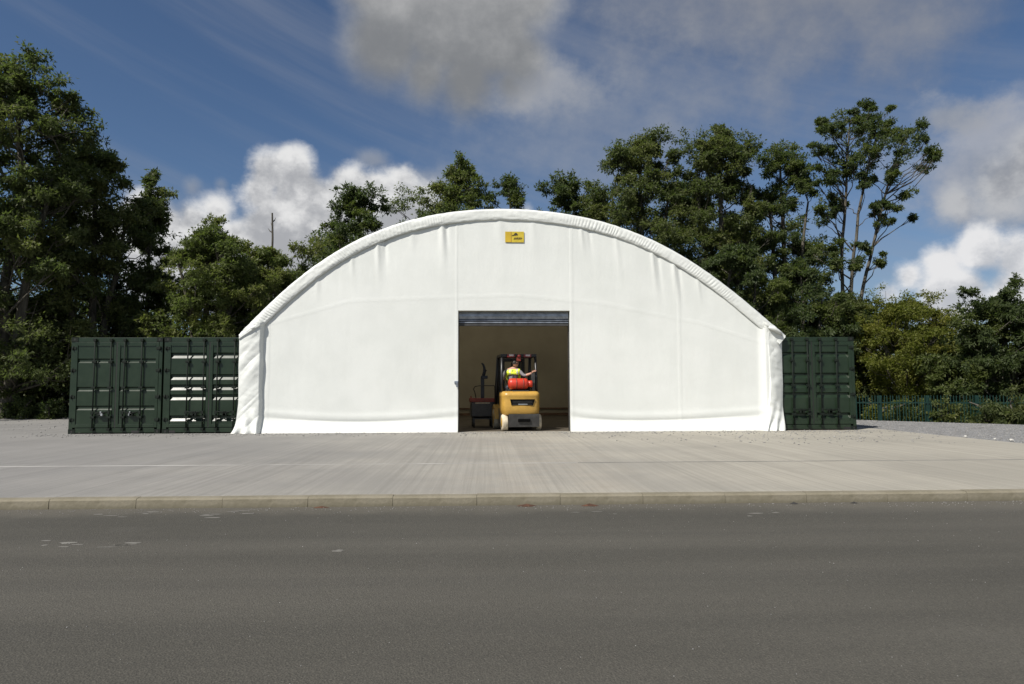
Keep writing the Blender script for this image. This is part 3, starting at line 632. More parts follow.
# the yellow sign under the crown of the arch
SX, SZ = 0.754, 5.41
yw = float(np.min(wall_y(np.array([SX - 0.26, SX, SX + 0.26]), np.array([SZ, SZ + 0.1, SZ - 0.1])))) - 0.02
sign = empty('yellow_sign', (SX, yw, SZ), label='small yellow sign with a dark emblem high on the white shelter front', cat='sign')
MB().box(-0.262, 0.262, 0, 0.012, -0.152, 0.152, 0.003).build('panel', M['signyel'], sign)
MB().box(-0.252, -0.098, -0.003, 0.0015, -0.145, 0.145).build('side_band', M['signpale'], sign)
MB().box(-0.097, -0.088, -0.003, 0.0015, -0.145, 0.145).build('divider', M['dullred'], sign)
em = [(-0.075, 0.028), (-0.06, 0.052), (-0.02, 0.062), (0.0, 0.098), (0.03, 0.118), (0.058, 0.112), (0.078, 0.088), (0.092, 0.062), (0.082, 0.040), (0.05, 0.046), (0.022, 0.036), (-0.02, 0.036), (-0.05, 0.026)]
MB().prism(em, -0.004, 0.0015).build('emblem', M['ink'], sign)
q = MB(); rr = random.Random(4); x = -0.02
while x < 0.21:
    wd = rr.uniform(0.012, 0.026); q.prism([(x, -0.05 + rr.uniform(-.008, .0)), (x + wd, -0.056), (x + wd + 0.004, -0.03 + rr.uniform(0, .02)), (x + 0.004, -0.022 + rr.uniform(-.01, .012))], -0.004, 0.0015); x += wd + rr.uniform(0.006, 0.012)
q.box(-0.03, 0.19, -0.004, 0.0015, -0.074, -0.068); q.build('lettering', M['ink'], sign)

# ------------------------------------------------------------------ containers
CW, CH, CL = 2.438, 2.62, 12.19
def corrugated_side(x, y0, y1, z0, z1, sgn):
    P = []; y = y0
    while y < y1 - 0.01:
        for dy, d in ((0.0, 0.0), (0.07, 0.0), (0.105, 0.036), (0.175, 0.036), (0.21, 0.0)):
            P.append((min(y + dy, y1), d))
        y += 0.21
    n = len(P); v = [(x - sgn * d, y, z0) for y, d in P] + [(x - sgn * d, y, z1) for y, d in P]
    return MB().add(v, [(i, i + 1, n + i + 1, n + i) for i in range(n - 1)])
def door_leaf(x0, x1, grooves, gh, gd, dark):
    """leaf frame with a panel pressed into horizontal grooves; the foot of each groove slopes out"""
    z0, z1 = 0.17, CH - 0.13; fx = 0.075; q = MB()
    q.box(x0, x0 + fx, -0.008, 0.045, z0, z1, 0.004); q.box(x1 - fx, x1, -0.008, 0.045, z0, z1, 0.004)
    q.box(x0 + fx, x1 - fx, -0.008, 0.045, z0, z0 + 0.08, 0.004); q.box(x0 + fx, x1 - fx, -0.008, 0.045, z1 - 0.09, z1, 0.004)
    prof = [(0.012, z0 + 0.078)]
    for g in grooves:
        prof += [(0.012, g - gh * 0.5), (0.012 + gd, g + gh * 0.5), (0.012 + gd, g + gh * 0.5 + 0.055), (0.012, g + gh * 0.5 + 0.085)]
    prof.append((0.012, z1 - 0.088)); n = len(prof); xa, xb = x0 + fx - 0.004, x1 - fx + 0.004
    v = [(xa, y, z) for y, z in prof] + [(xb, y, z) for y, z in prof]
    q.add(v, [(i, i + 1, n + i + 1, n + i) for i in range(n - 1)])
    q.box(xa, xb, 0.048 + gd, 0.052 + gd, z0, z1)
    for yy in (z0 + 0.085, z1 - 0.098): q.box(xa + 0.02, xb - 0.02, -0.006, 0.01, yy - 0.012, yy + 0.012)
    return q
def container(name, loc, grooves, gh, gd, label, pocket, worn=False):
    c = empty(name, loc, label=label, cat='container', group='dark green shipping containers flanking the shelter')
    h = CW / 2
    MB().box(-h + 0.02, h - 0.02, 0.06, CL - 0.05, 0.10, 0.16).build('floor', M['rod'], c)
    for s in (-1, 1):
        corrugated_side(s * (h - 0.012), 0.13, CL - 0.13, 0.14, CH - 0.06, s).build('side_wall', M['green'], c)
        MB().box(s * h - s * 0.09, s * h, 0.0, 0.13, 0.118, CH - 0.118, 0.006).build('corner_post', M['green'], c)
        MB().box(s * h - s * 0.09, s * h, CL - 0.13, CL, 0.118, CH - 0.118, 0.006).build('corner_post', M['green'], c)
        MB().box(s * h - s * 0.06, s * h - s * 0.003, 0.178, CL - 0.178, 0.02, 0.15, 0.005).build('bottom_rail', M['green'], c)
        MB().box(s * h - s * 0.06, s * h - s * 0.003, 0.178, CL - 0.178, CH - 0.10, CH - 0.02, 0.005).build('top_rail', M['green'], c)
        for y0 in (-0.006, CL - 0.172):
            for z0 in (0.0, CH - 0.118):
                q = MB().box(s * h - s * 0.162, s * h + s * 0.004, y0, y0 + 0.178, z0, z0 + 0.118, 0.008)
                cc = link('corner_casting', q.mesh('corner_casting'), M['rod'], c)
                if y0 < 0: MB().prism([(s * (h - 0.08) + 0.022 * math.cos(t), z0 + 0.06 + 0.034 * math.sin(t)) for t in np.linspace(0, 6.283, 13)[:-1]], y0 - 0.002, y0 + 0.004).build('casting_hole', M['gasket_and_hole'], cc)  # flat black plate painted in place of the shaded hole
    MB().box(-h + 0.162, h - 0.162, 0.004, 0.11, 0.03, 0.155, 0.005).build('door_sill', M['green'], c)
    MB().box(-h + 0.162, h - 0.162, 0.004, 0.11, CH - 0.125, CH - 0.005, 0.005).build('door_header', M['green'], c)
    for px in pocket: MB().box(px - 0.10, px + 0.10, 0.0005, 0.02, 0.025, 0.085).build('sill_recess', M['gasket_and_hole'], c)  # black plate on the sill, shade of the pocket put into colour
    MB().box(-h + 0.02, h - 0.02, 0.08, CL - 0.06, CH - 0.05, CH - 0.03).build('roof', M['green'], c)
    MB().box(-h + 0.09, h - 0.09, CL - 0.08, CL - 0.04, 0.14, CH - 0.10).build('rear_wall', M['green'], c)
    MB().box(-0.012, 0.012, -0.004, 0.03, 0.165, CH - 0.13).build('door_gasket', M['gasket_and_hole'], c)
    for s in (-1, 1):
        x0, x1 = (-h + 0.095, -0.014) if s < 0 else (0.014, h - 0.095)
        d = door_leaf(x0, x1, grooves, gh, gd, worn).build('door', M['green'], c)
        for zz in (0.38, 1.0, 1.72, 2.32):
            xe = s * (h - 0.085)
            MB().box(xe - 0.075, xe + 0.055, -0.024, -0.009, zz - 0.035, zz + 0.035, 0.004).tube([(xe + s * 0.03, -0.028, zz - 0.055), (xe + s * 0.03, -0.028, zz + 0.055)], 0.016, 8).build('hinge', M['rod'], d)
        for xr in ((0.225, 0.685) if s > 0 else (-0.14, -0.575)):
            q = MB(); q.tube([(xr, -0.045, 0.10), (xr, -0.045, CH - 0.05)], 0.019, 10)
            for zz in (0.12, CH - 0.07): q.box(xr - 0.04, xr + 0.04, -0.075, -0.012, zz - 0.035, zz + 0.03, 0.006)
            for zz in (0.45, 1.25, 1.95): q.box(xr - 0.055, xr + 0.055, -0.072, -0.009, zz - 0.03, zz + 0.03, 0.006)
            q.build('lock_rod', M['rod'], d)
            hz = 0.56; dr = -1 if xr < 0 else 1; dr = -dr if abs(xr) > 0.5 else dr
            q = MB(); q.tube([(xr, -0.066, hz + 0.04), (xr + dr * 0.10, -0.082, hz + 0.025), (xr + dr * 0.36, -0.082, hz - 0.01)], 0.014, 8); q.box(xr - 0.035, xr + 0.035, -0.088, -0.05, hz - 0.03, hz + 0.055, 0.006)
            q.build('lock_handle', M['rod'], d)
            q = MB().box(xr + dr * 0.24 - 0.05, xr + dr * 0.24 + 0.05, -0.095, -0.012, hz - 0.075, hz - 0.012, 0.008); q.box(xr + dr * 0.24 - 0.022, xr + dr * 0.24 + 0.022, -0.102, -0.06, hz + 0.004, hz + 0.045, 0.006)
            q.build('handle_catch', M['zinc'] if len(grooves) == 3 and abs(xr) > 0.3 else M['rod'], d)
    return c
CY = 19.42
G3, G5 = (0.66, 1.17, 1.94), (0.37, 0.94, 1.21, 1.49, 2.08)
container('shipping_container', (-10.11, CY + 0.03, 0), G3, 0.036, 0.030, 'dark green shipping container furthest left, doors with three thin grooves', (0.55,))
container('shipping_container', (-7.60, CY, 0), G5, 0.070, 0.044, 'dark green shipping container with bright glinting door ledges, left of the white shelter', (-0.98, 0.95))
container('shipping_container', (9.135, CY, 0), G5, 0.070, 0.044, 'dark green shipping container alone at the right end of the shelter, beside gravel', (0.95,), True)

# ------------------------------------------------------------------ forklift (rear towards the camera)
fk = empty('forklift', (0.95, 19.56, 0), R(6), label='yellow forklift truck seen from behind in the shelter doorway with a red gas bottle', cat='forklift')
def cw_poly(inset=0.0):
    return [(-0.50, 0.0), (0.50, 0.0)]
def counterweight():
    # rounded block: sections over z, plan with a bowed rear
    prof = [(0.45, 0.50, 0.06), (0.49, 0.535, 0.03), (0.62, 0.545, 0.0), (0.84, 0.548, 0.0), (0.96, 0.552, 0.006), (0.985, 0.556, -0.008), (1.05, 0.548, 0.01), (1.095, 0.525, 0.06), (1.115, 0.47, 0.14)]
    xs = np.linspace(-1, 1, 25); V = []; n = 0
    rows = []
    for z, hw, inn in prof:
        row = []
        for u in xs:
            cx = max(0.0, abs(u) - 0.72) / 0.28
            row.append((u * hw * 0.975, inn + 0.05 * u * u + 0.14 * (1 - math.sqrt(max(0, 1 - cx * cx))), z))
        row = [(-hw * 0.975, 0.75, z)] + row + [(hw * 0.975, 0.75, z)]
        rows.append(row)
    q = MB(); m_ = len(rows[0]); v = [p for r in rows for p in r]; f = []
    for i in range(len(rows) - 1):
        for k in range(m_):
            k2 = (k + 1) % m_; f.append((i * m_ + k, i * m_ + k2, (i + 1) * m_ + k2, (i + 1) * m_ + k))
    f.append(tuple(range(m_))); f.append(tuple((len(rows) - 1) * m_ + k for k in range(m_)))
    q.add(v, f, True); return q
cwt = counterweight().build('counterweight', M['yellow'], fk)
MB().prism([(-0.325, 0.890), (0.375, 0.890), (0.315, 0.715), (-0.29, 0.725)], -0.006, 0.06).build('vent_recess', M['void'], cwt)  # proud plate, its black painted in place of a shaded recess
q = MB()
for k in range(3):
    z = 0.745 + k * 0.042; q.box(-0.26, 0.30, -0.010, 0.03, z, z + 0.012)
q.build('vent_bar', M['charcoal'], cwt)
MB().box(-0.10, 0.16, -0.014, 0.0, 0.735, 0.765, 0.004).build('tow_pin', M['zinc'], cwt)
q = MB().prismx([(0.02, 0.44), (0.06, 0.12), (0.30, 0.105), (0.78, 0.12), (0.78, 0.48), (0.02, 0.48)], -0.36, 0.50).build('rear_skirt', M['charcoal'], fk)
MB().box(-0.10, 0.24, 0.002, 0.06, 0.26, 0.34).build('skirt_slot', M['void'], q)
def wheel(x, y, r, wd, rub):
    wl = MB().lathe([(-wd / 2, r * 0.62), (-wd / 2, r * 0.92), (-wd / 2 + 0.02, r), (wd / 2 - 0.02, r), (wd / 2, r * 0.92), (wd / 2, r * 0.62)], (x, y, r), 'x', 24).build('wheel', rub, fk)
    MB().lathe([(-wd / 2 - 0.006, 0.03), (-wd / 2 - 0.004, r * 0.6), (wd / 2 + 0.004, r * 0.6), (wd / 2 + 0.006, 0.03)], (x, y, r), 'x', 20).build('rim', M['yellow'], wl)
wheel(-0.455, 0.26, 0.235, 0.16, M['tyre']); wheel(0.525, 0.34, 0.235, 0.12, M['tyre'])
wheel(-0.52, 1.60, 0.30, 0.20, M['tyre']); wheel(0.50, 1.60, 0.30, 0.20, M['tyre'])
MB().box(-0.50, 0.50, 0.74, 1.95, 0.18, 0.62, 0.03).build('chassis', M['charcoal'], fk)
MB().box(-0.46, 0.46, 0.50, 1.25, 0.62, 1.08, 0.05).build('engine_hood', M['yellow'], fk)
for s in (-1, 1):
    MB().prismx([(1.18, 0.30), (1.28, 0.62), (1.60, 0.72), (1.92, 0.62), (1.98, 0.34), (1.90, 0.34), (1.82, 0.54), (1.60, 0.62), (1.40, 0.56), (1.28, 0.30)], s * 0.62, s * 0.46).build('front_fender', M['yellow'], fk)
st_ = MB().box(-0.32, 0.26, 0.50, 1.12, 1.06, 1.16, 0.03).build('seat', M['rubber'], fk)
MB().box(-0.30, 0.24, 0.45, 0.50, 1.10, 1.30, 0.02).build('backrest', M['rubber'], st_)
MB().box(-0.24, 0.24, 0.12, 0.50, 1.09, 1.135, 0.01).build('bottle_bracket', M['charcoal'], fk)
for s in (-1, 1):
    MB().tube([(s * 0.50, 0.46, 1.05), (s * 0.50, 0.50, 1.5), (s * 0.485, 0.56, 2.14)], 0.040, 8).build('guard_pillar', M['black'], fk)
    MB().tube([(s * 0.50, 1.88, 0.62), (s * 0.50, 1.80, 1.2), (s * 0.485, 1.50, 2.14)], 0.05, 8).build('guard_pillar', M['black'], fk)
g = MB()
g.box(-0.52, 0.52, 0.52, 0.60, 2.10, 2.18, 0.01); g.box(-0.52, 0.52, 1.46, 1.54, 2.10, 2.18, 0.01); g.box(-0.52, -0.45, 0.60, 1.46, 2.10, 2.18, 0.01); g.box(0.45, 0.52, 0.60, 1.46, 2.10, 2.18, 0.01)
guard = g.build('overhead_guard', M['black'], fk)
for yy in np.linspace(0.68, 1.40, 6): MB().box(-0.455, 0.455, yy - 0.015, yy + 0.015, 2.12, 2.155, 0.004).build('roof_bar', M['black'], guard)
for x in (-0.235, 0.245):
    l = MB().box(x - 0.11, x + 0.11, 0.47, 0.52, 2.085, 2.175, 0.012).build('tail_light', M['redlens'], fk)
    MB().box(x - 0.055, x + 0.075, 0.462, 0.475, 2.115, 2.165, 0.006).build('reversing_lens', M['whitelens'], l)
MB().lathe([(0, 0.05), (0.015, 0.06), (0.07, 0.055), (0.085, 0.03)], (0.0, 0.47, 2.09), 'z', 16).build('beacon', M['redlens'], fk)
MB().box(-0.07, 0.05, 0.47, 0.52, 1.98, 2.10, 0.01).build('lamp_bracket', M['dullred'], fk)
ms = MB()
for s in (-1, 1): ms.box(s * 0.36 - 0.05, s * 0.36 + 0.05, 2.02, 2.16, 0.08, 2.12, 0.01); ms.box(s * 0.25 - 0.04, s * 0.25 + 0.04, 2.05, 2.15, 0.10, 2.08, 0.01)
ms.box(-0.41, 0.41, 2.03, 2.10, 2.02, 2.12, 0.01); ms.box(-0.41, 0.41, 2.03, 2.10, 1.10, 1.20, 0.01); ms.box(-0.41, 0.41, 2.03, 2.10, 0.30, 0.40, 0.01)
mast = ms.build('mast', M['black'], fk)
MB().tube([(0.02, 2.09, 0.3), (0.02, 2.09, 2.0)], 0.035, 10).build('lift_cylinder', M['charcoal'], mast)
cr = MB(); cr.box(-0.50, 0.50, 2.18, 2.24, 0.10, 0.20, 0.008); cr.box(-0.50, 0.50, 2.18, 2.24, 0.45, 0.55, 0.008)
for x in (-0.46, -0.15, 0.15, 0.46): cr.box(x - 0.02, x + 0.02, 2.19, 2.23, 0.55, 1.25, 0.005)
cr.build('carriage', M['black'], mast)
for s in (-1, 1): MB().prismx([(2.25, 0.05), (3.40, 0.05), (3.40, 0.065), (2.30, 0.10), (2.30, 0.62), (2.25, 0.62)], s * 0.30 - 0.06, s * 0.30 + 0.06).build('fork', M['charcoal'], mast)
q = MB(); q.tube([(0.19 * math.cos(t) - 0.05, 1.42 + 0.10 * math.sin(t), 1.42 + 0.16 * math.sin(t)) for t in np.linspace(0, 2 * math.pi, 22)], 0.014, 6, cap=False); q.tube([(-0.05, 1.42, 1.42), (-0.05, 1.62, 1.15), (-0.05, 1.72, 0.66)], 0.03, 8)
q.build('steering_wheel', M['black'], fk)
# gas bottle lying across the back
gx0, gx1, gz, gy = -0.345, 0.235, 1.325, 0.28
gb = MB().lathe([(gx0, 0.03), (gx0 + 0.008, 0.09), (gx0 + 0.04, 0.138), (gx0 + 0.09, 0.155), (gx1 - 0.09, 0.155), (gx1 - 0.04, 0.138), (gx1 - 0.005, 0.085), (gx1, 0.03)], (0, gy, gz), 'x', 24).build('gas_bottle', M['redgas'], fk)
for x in (-0.12, 0.08): MB().lathe([(x - 0.016, 0.152), (x - 0.016, 0.160), (x + 0.016, 0.160), (x + 0.016, 0.152)], (0, gy, gz), 'x', 24).build('bottle_strap', M['dullred'], gb)
MB().lathe([(gx1 - 0.02, 0.09), (gx1 + 0.10, 0.095), (gx1 + 0.105, 0.085)], (0, gy, gz), 'x', 18).build('valve_collar', M['redgas'], gb)
q = MB().lathe([(gx1, 0.025), (gx1 + 0.12, 0.022)], (0, gy, gz), 'x', 10); q.box(gx1 + 0.07, gx1 + 0.13, gy - 0.03, gy + 0.03, gz - 0.03, gz + 0.05, 0.008); q.tube([(gx1 + 0.12, gy, gz), (gx1 + 0.17, gy, gz + 0.03), (gx1 + 0.17, gy + 0.06, gz - 0.18), (gx1 + 0.12, gy + 0.12, gz - 0.25)], 0.012, 6)
q.build('valve', M['charcoal'], gb)
MB().box(gx1 + 0.10, gx1 + 0.20, gy + 0.02, gy + 0.20, 1.10, 1.62, 0.015).build('air_intake', M['charcoal'], fk)

# ------------------------------------------------------------------ driver
def skin(name, verts, edges, m, parent, sub=2, root=0):
    me = bpy.data.meshes.new(name); me.from_pydata([v[:3] for v in verts], edges, [])
    o = bpy.data.objects.new(name, me); COL.objects.link(o)
    md = o.modifiers.new('skin', 'SKIN'); md.use_smooth_shade = True
    for i, v in enumerate(verts):
        r = v[3]; me.skin_vertices[0].data[i].radius = r if isinstance(r, tuple) else (r, r)
        me.skin_vertices[0].data[i].use_root = (i == root)
    s2 = o.modifiers.new('sub', 'SUBSURF'); s2.levels = sub; s2.render_levels = sub
    dg = bpy.context.evaluated_depsgraph_get(); dg.update()
    new = bpy.data.meshes.new_from_object(o.evaluated_get(dg)); new.name = name
    bpy.data.objects.remove(o); new.materials.clear()
    return link(name, new, m, parent)
# local frame as the forklift's: x right, y away from camera, z up
person = empty('person', (0.95, 19.56, 0), R(6), label='driver in a yellow high-visibility vest sitting on the forklift, one arm stretched back', cat='person')
px_ = -0.16; fk.scale = (1.0,) * 3
B = [(px_ + 0.05, 0.86, 1.22, (0.15, 0.12)), (px_ + 0.02, 0.84, 1.42, (0.145, 0.11)), (px_, 0.80, 1.60, (0.165, 0.115)), (px_ + 0.01, 0.80, 1.735, (0.10, 0.08)), (px_ + 0.04, 0.80, 1.80, (0.056, 0.056)),
     (px_ - 0.19, 0.84, 1.69, 0.068), (px_ - 0.25, 1.04, 1.50, 0.050), (px_ - 0.16, 1.28, 1.46, 0.038), (px_ - 0.13, 1.36, 1.46, 0.03),
     (px_ + 0.19, 0.74, 1.68, 0.066), (px_ + 0.31, 0.68, 1.55, 0.050), (px_ + 0.46, 0.63, 1.60, 0.040), (px_ + 0.53, 0.62, 1.635, 0.030),
     (px_ - 0.06, 0.92, 1.20, 0.095), (px_ - 0.10, 1.36, 1.24, 0.075), (px_ - 0.10, 1.44, 0.84, 0.055), (px_ - 0.10, 1.52, 0.72, 0.042),
     (px_ + 0.15, 0.92, 1.20, 0.095), (px_ + 0.20, 1.36, 1.24, 0.075), (px_ + 0.20, 1.44, 0.84, 0.055), (px_ + 0.20, 1.52, 0.72, 0.042)]
B = [(a, y - 0.17, z, r) for a, y, z, r in B]
E_ = [(0, 1), (1, 2), (2, 3), (3, 4), (3, 5), (5, 6), (6, 7), (7, 8), (3, 9), (9, 10), (10, 11), (11, 12), (0, 13), (13, 14), (14, 15), (15, 16), (0, 17), (17, 18), (18, 19), (19, 20)]
body = skin('body', B, E_, [M['skin'], M['shirt'], M['trousers']], person)
me = body.data
for p in me.polygons:
    c = p.center
    if c.z < 1.24 or (c.y > 0.83 and c.z < 1.34): p.material_index = 2
    elif c.z < 1.74 and c.x < px_ + 0.36 and not (c.y > 0.95): p.material_index = 1
def head(parent):
    bm = bmesh.new(); bmesh.ops.create_uvsphere(bm, u_segments=28, v_segments=20, radius=1)
    for v in bm.verts:
        x, y, z = v.co                       # face looks along -y before turning
        y2 = y * 0.100 if y < 0 else y * 0.098; w_ = 0.076 * (1 - 0.16 * max(0, -z) ** 1.5); z2 = z * 0.118
        if y < 0 and z < 0: y2 *= 1 - 0.10 * (-z)
        nose = math.exp(-((x / 0.20) ** 2) - ((z + 0.12) / 0.22) ** 2) * max(0, -y); y2 -= 0.022 * nose
        eye = sum(math.exp(-(((x - s * 0.42) / 0.2) ** 2) - ((z - 0.05) / 0.13) ** 2) for s in (-1, 1)) * max(0, -y); y2 += 0.010 * eye
        lip = math.exp(-((x / 0.32) ** 2) - ((z + 0.50) / 0.10) ** 2) * max(0, -y); y2 -= 0.006 * lip
        v.co = (x * w_, y2, z2)
    for s in (-1, 1):
        r = bmesh.ops.create_uvsphere(bm, u_segments=10, v_segments=8, radius=1)
        for v in r['verts']: v.co = Vector((v.co.x * 0.010 + s * 0.076, v.co.y * 0.018 + 0.012, v.co.z * 0.030))
    me = bpy.data.meshes.new('head'); bm.to_mesh(me); bm.free()
    for p in me.polygons: p.use_smooth = True
    h = link('head', me, M['skin'], parent); h.location = (px_ + 0.075, 0.61, 1.925); h.rotation_euler = (R(4), R(6), R(125))   # turned to look right and back
    bm = bmesh.new(); bmesh.ops.create_uvsphere(bm, u_segments=28, v_segments=20, radius=1)
    bmesh.ops.delete(bm, geom=[v for v in bm.verts if (v.co.z < -0.35) or (v.co.y < -0.35 and v.co.z < 0.42)], context='VERTS')
    rr = random.Random(2)
    for v in bm.verts: k = 1 + rr.uniform(-0.015, 0.03); v.co = Vector((v.co.x * 0.083 * k, v.co.y * 0.107 * k + 0.003, v.co.z * 0.126 * k))
    m2 = bpy.data.meshes.new('hair'); bm.to_mesh(m2); bm.free()
    for p in m2.polygons: p.use_smooth = True
    link('hair', m2, M['hair'], h)
    q = MB()
    for s in (-1, 1): q.lathe([(-0.006, 0.004), (0.0, 0.009), (0.006, 0.004)], (s * 0.031, -0.083, 0.008), 'y', 8)
    q.build('eyes', M['ink'], h)
    return h
head(person)
def hand(c, d, upv, side):
    d = Vector(d).normalized(); upv = Vector(upv); sdv = d.cross(upv).normalized(); n = sdv.cross(d); c = Vector(c)
    V = [(*c, 0.026), (*(c + d * 0.045), (0.040, 0.016)), (*(c + d * 0.085), (0.040, 0.014))]; Ed = [(0, 1), (1, 2)]
    for k, (o_, L) in enumerate(((-0.030, 0.060), (-0.010, 0.075), (0.010, 0.070), (0.029, 0.055))):
        b0 = c + d * 0.088 + sdv * o_; a = len(V)
        V += [(*b0, 0.009), (*(b0 + d * L * 0.5 - n * 0.006), 0.008), (*(b0 + d * L * 0.85 - n * L * 0.35), 0.0065)]; Ed += [(2, a), (a, a + 1), (a + 1, a + 2)]
    b0 = c + d * 0.03 - sdv * 0.036 * side; a = len(V)
    V += [(*b0, 0.011), (*(b0 + d * 0.030 - sdv * 0.022 * side - n * 0.01), 0.009), (*(b0 + d * 0.060 - sdv * 0.026 * side - n * 0.016), 0.007)]; Ed += [(1, a), (a, a + 1), (a + 1, a + 2)]
    return skin('hand', V, Ed, M['skin'], person, 1)
hand((px_ + 0.525, 0.452, 1.633), (0.75, -0.1, 0.55), (0, -0.6, 0.8), 1)
hand((px_ - 0.13, 1.18, 1.46), (0.25, 1, 0.0), (0, 0, 1), -1)
VST = [(px_ + 0.045, 0.86, 1.24, (0.165, 0.13)), (px_ + 0.02, 0.84, 1.42, (0.175, 0.127)), (px_, 0.80, 1.60, (0.200, 0.132)), (px_ + 0.01, 0.80, 1.71, (0.14, 0.105)), (px_ - 0.20, 0.835, 1.67, 0.098), (px_ + 0.19, 0.75, 1.67, 0.095)]
VST = [(a, y - 0.17, z, r) for a, y, z, r in VST]
vest = skin('vest', VST, [(0, 1), (1, 2), (2, 3), (3, 4), (3, 5)], [M['hivis'], M['reflect'], M['strap']], person)
for p in vest.data.polygons:
    c = p.center
    if 1.40 < c.z < 1.445: p.material_index = 1
    elif c.z > 1.445 and 0.085 < c.x - px_ < 0.135: p.material_index = 1
    elif c.z > 1.445 and -0.125 < c.x - px_ < -0.075: p.material_index = 1
q = MB(); q.box(px_ - 0.035, px_ - 0.005, 0.482, 0.492, 1.46, 1.72).build('braces', M['strap'], person)
for x in (-0.10, 0.20):
    MB().box(px_ + x - 0.05, px_ + x + 0.05, 1.31, 1.57, 0.62, 0.72, 0.03).build('boot', M['rubber'], person)

# ------------------------------------------------------------------ low machine parked beside the forklift
stk = empty('pallet_stacker', (-0.13, 21.5, 0), R(4), label='dark low machine with a red top edge and upright control column, left of the forklift', cat='stacker truck')
hs = MB().box(-0.37, 0.37, 0.0, 0.9, 0.34, 0.78, 0.02).build('housing', M['charcoal'], stk)
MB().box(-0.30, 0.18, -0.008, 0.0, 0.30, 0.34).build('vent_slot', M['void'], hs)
MB().box(-0.40, 0.38, -0.02, 0.92, 0.782, 0.90, 0.012).build('top_rim', M['dullred'], stk)
MB().box(-0.40, -0.36, -0.02, 0.02, 0.90, 0.97, 0.005).build('corner_lug', M['dullred'], stk)
MB().box(-0.25, 0.20, -0.01, 0.02, 0.735, 0.775, 0.004).build('nameplate_strip', M['tyre'], stk)
for x in (-0.29, 0.27):
    MB().box(x - 0.03, x + 0.03, 0.04, 0.10, 0.12, 0.34).build('wheel_leg', M['black'], stk)
    MB().lathe([(-0.03, 0.05), (-0.025, 0.085), (0.025, 0.085), (0.03, 0.05)], (x, 0.07, 0.085), 'x', 16).build('wheel', M['rubber'], stk)
    MB().lathe([(-0.03, 0.05), (-0.025, 0.085), (0.025, 0.085), (0.03, 0.05)], (x, 0.80, 0.085), 'x', 16).build('wheel', M['rubber'], stk)
    MB().box(x - 0.03, x + 0.03, 0.77, 0.83, 0.12, 0.34).build('wheel_leg', M['black'], stk)
MB().box(-0.32, 0.30, 0.02, 0.86, 0.26, 0.298).build('base_plate', M['black'], stk)
cl = MB().box(-0.055, 0.055, 0.38, 0.50, 0.90, 1.58, 0.012).build('control_column', M['navy'], stk)
MB().box(-0.05, 0.16, 0.37, 0.51, 1.50, 1.60, 0.02).build('control_box', M['navy'], cl)
q = MB(); q.tube([(0.02, 0.44, 1.56), (0.06, 0.44, 1.72), (0.055, 0.44, 1.86), (0.02, 0.44, 1.95), (-0.03, 0.44, 1.99)], [0.055, 0.05, 0.04, 0.034, 0.022], 8); q.tube([(0.06, 0.44, 1.70), (0.12, 0.44, 1.78)], 0.03, 8)
q.build('tiller', M['navy'], cl)
MB().tube([(-0.22, 0.1, 0.90), (-0.26, 0.1, 1.10), (-0.30, 0.1, 1.18), (-0.25, 0.1, 1.26), (-0.12, 0.1, 1.285), (0.20, 0.1, 1.285), (0.34, 0.1, 1.285), (0.36, 0.1, 1.22), (0.36, 0.1, 0.90)], 0.014, 8).build('hand_rail', M['black'], stk)

# ------------------------------------------------------------------ palisade fence on the right
def fence():
    A, Bp = np.array([12.9, 29.6]), np.array([26.0, 25.2]); L = float(np.hypot(*(Bp - A))); d = (Bp - A) / L; ang = math.atan2(d[1], d[0])
    f = empty('railing_fence', (A[0], A[1], -0.95), ang, label='dark green railing fence behind the gravel on the right', cat='fence')
    H = 1.84
    pm = MB().prism([(-0.016, 0.05), (0.016, 0.05), (0.016, H - 0.04), (0.0, H), (-0.016, H - 0.04)], -0.006, 0.006).mesh('bar'); pm.materials.append(M['fence'])
    n = int(L / 0.115)
    for i in range(n):
        o = link('bar', pm, None, f); o.location = (0.07 + i * 0.115, -0.012, random.uniform(-0.01, 0.01)); o.rotation_euler.y = random.uniform(-0.012, 0.012)
    for z in (0.35, H - 0.34): MB().box(0, L, 0.002, 0.045, z, z + 0.05).build('rail', M['fence'], f)
    k = 0.0
    while k < L: MB().box(k - 0.07, k + 0.07, 0.047, 0.15, -0.3, H - 0.02).build('post', M['fence'], f); k += 1.75
fence()

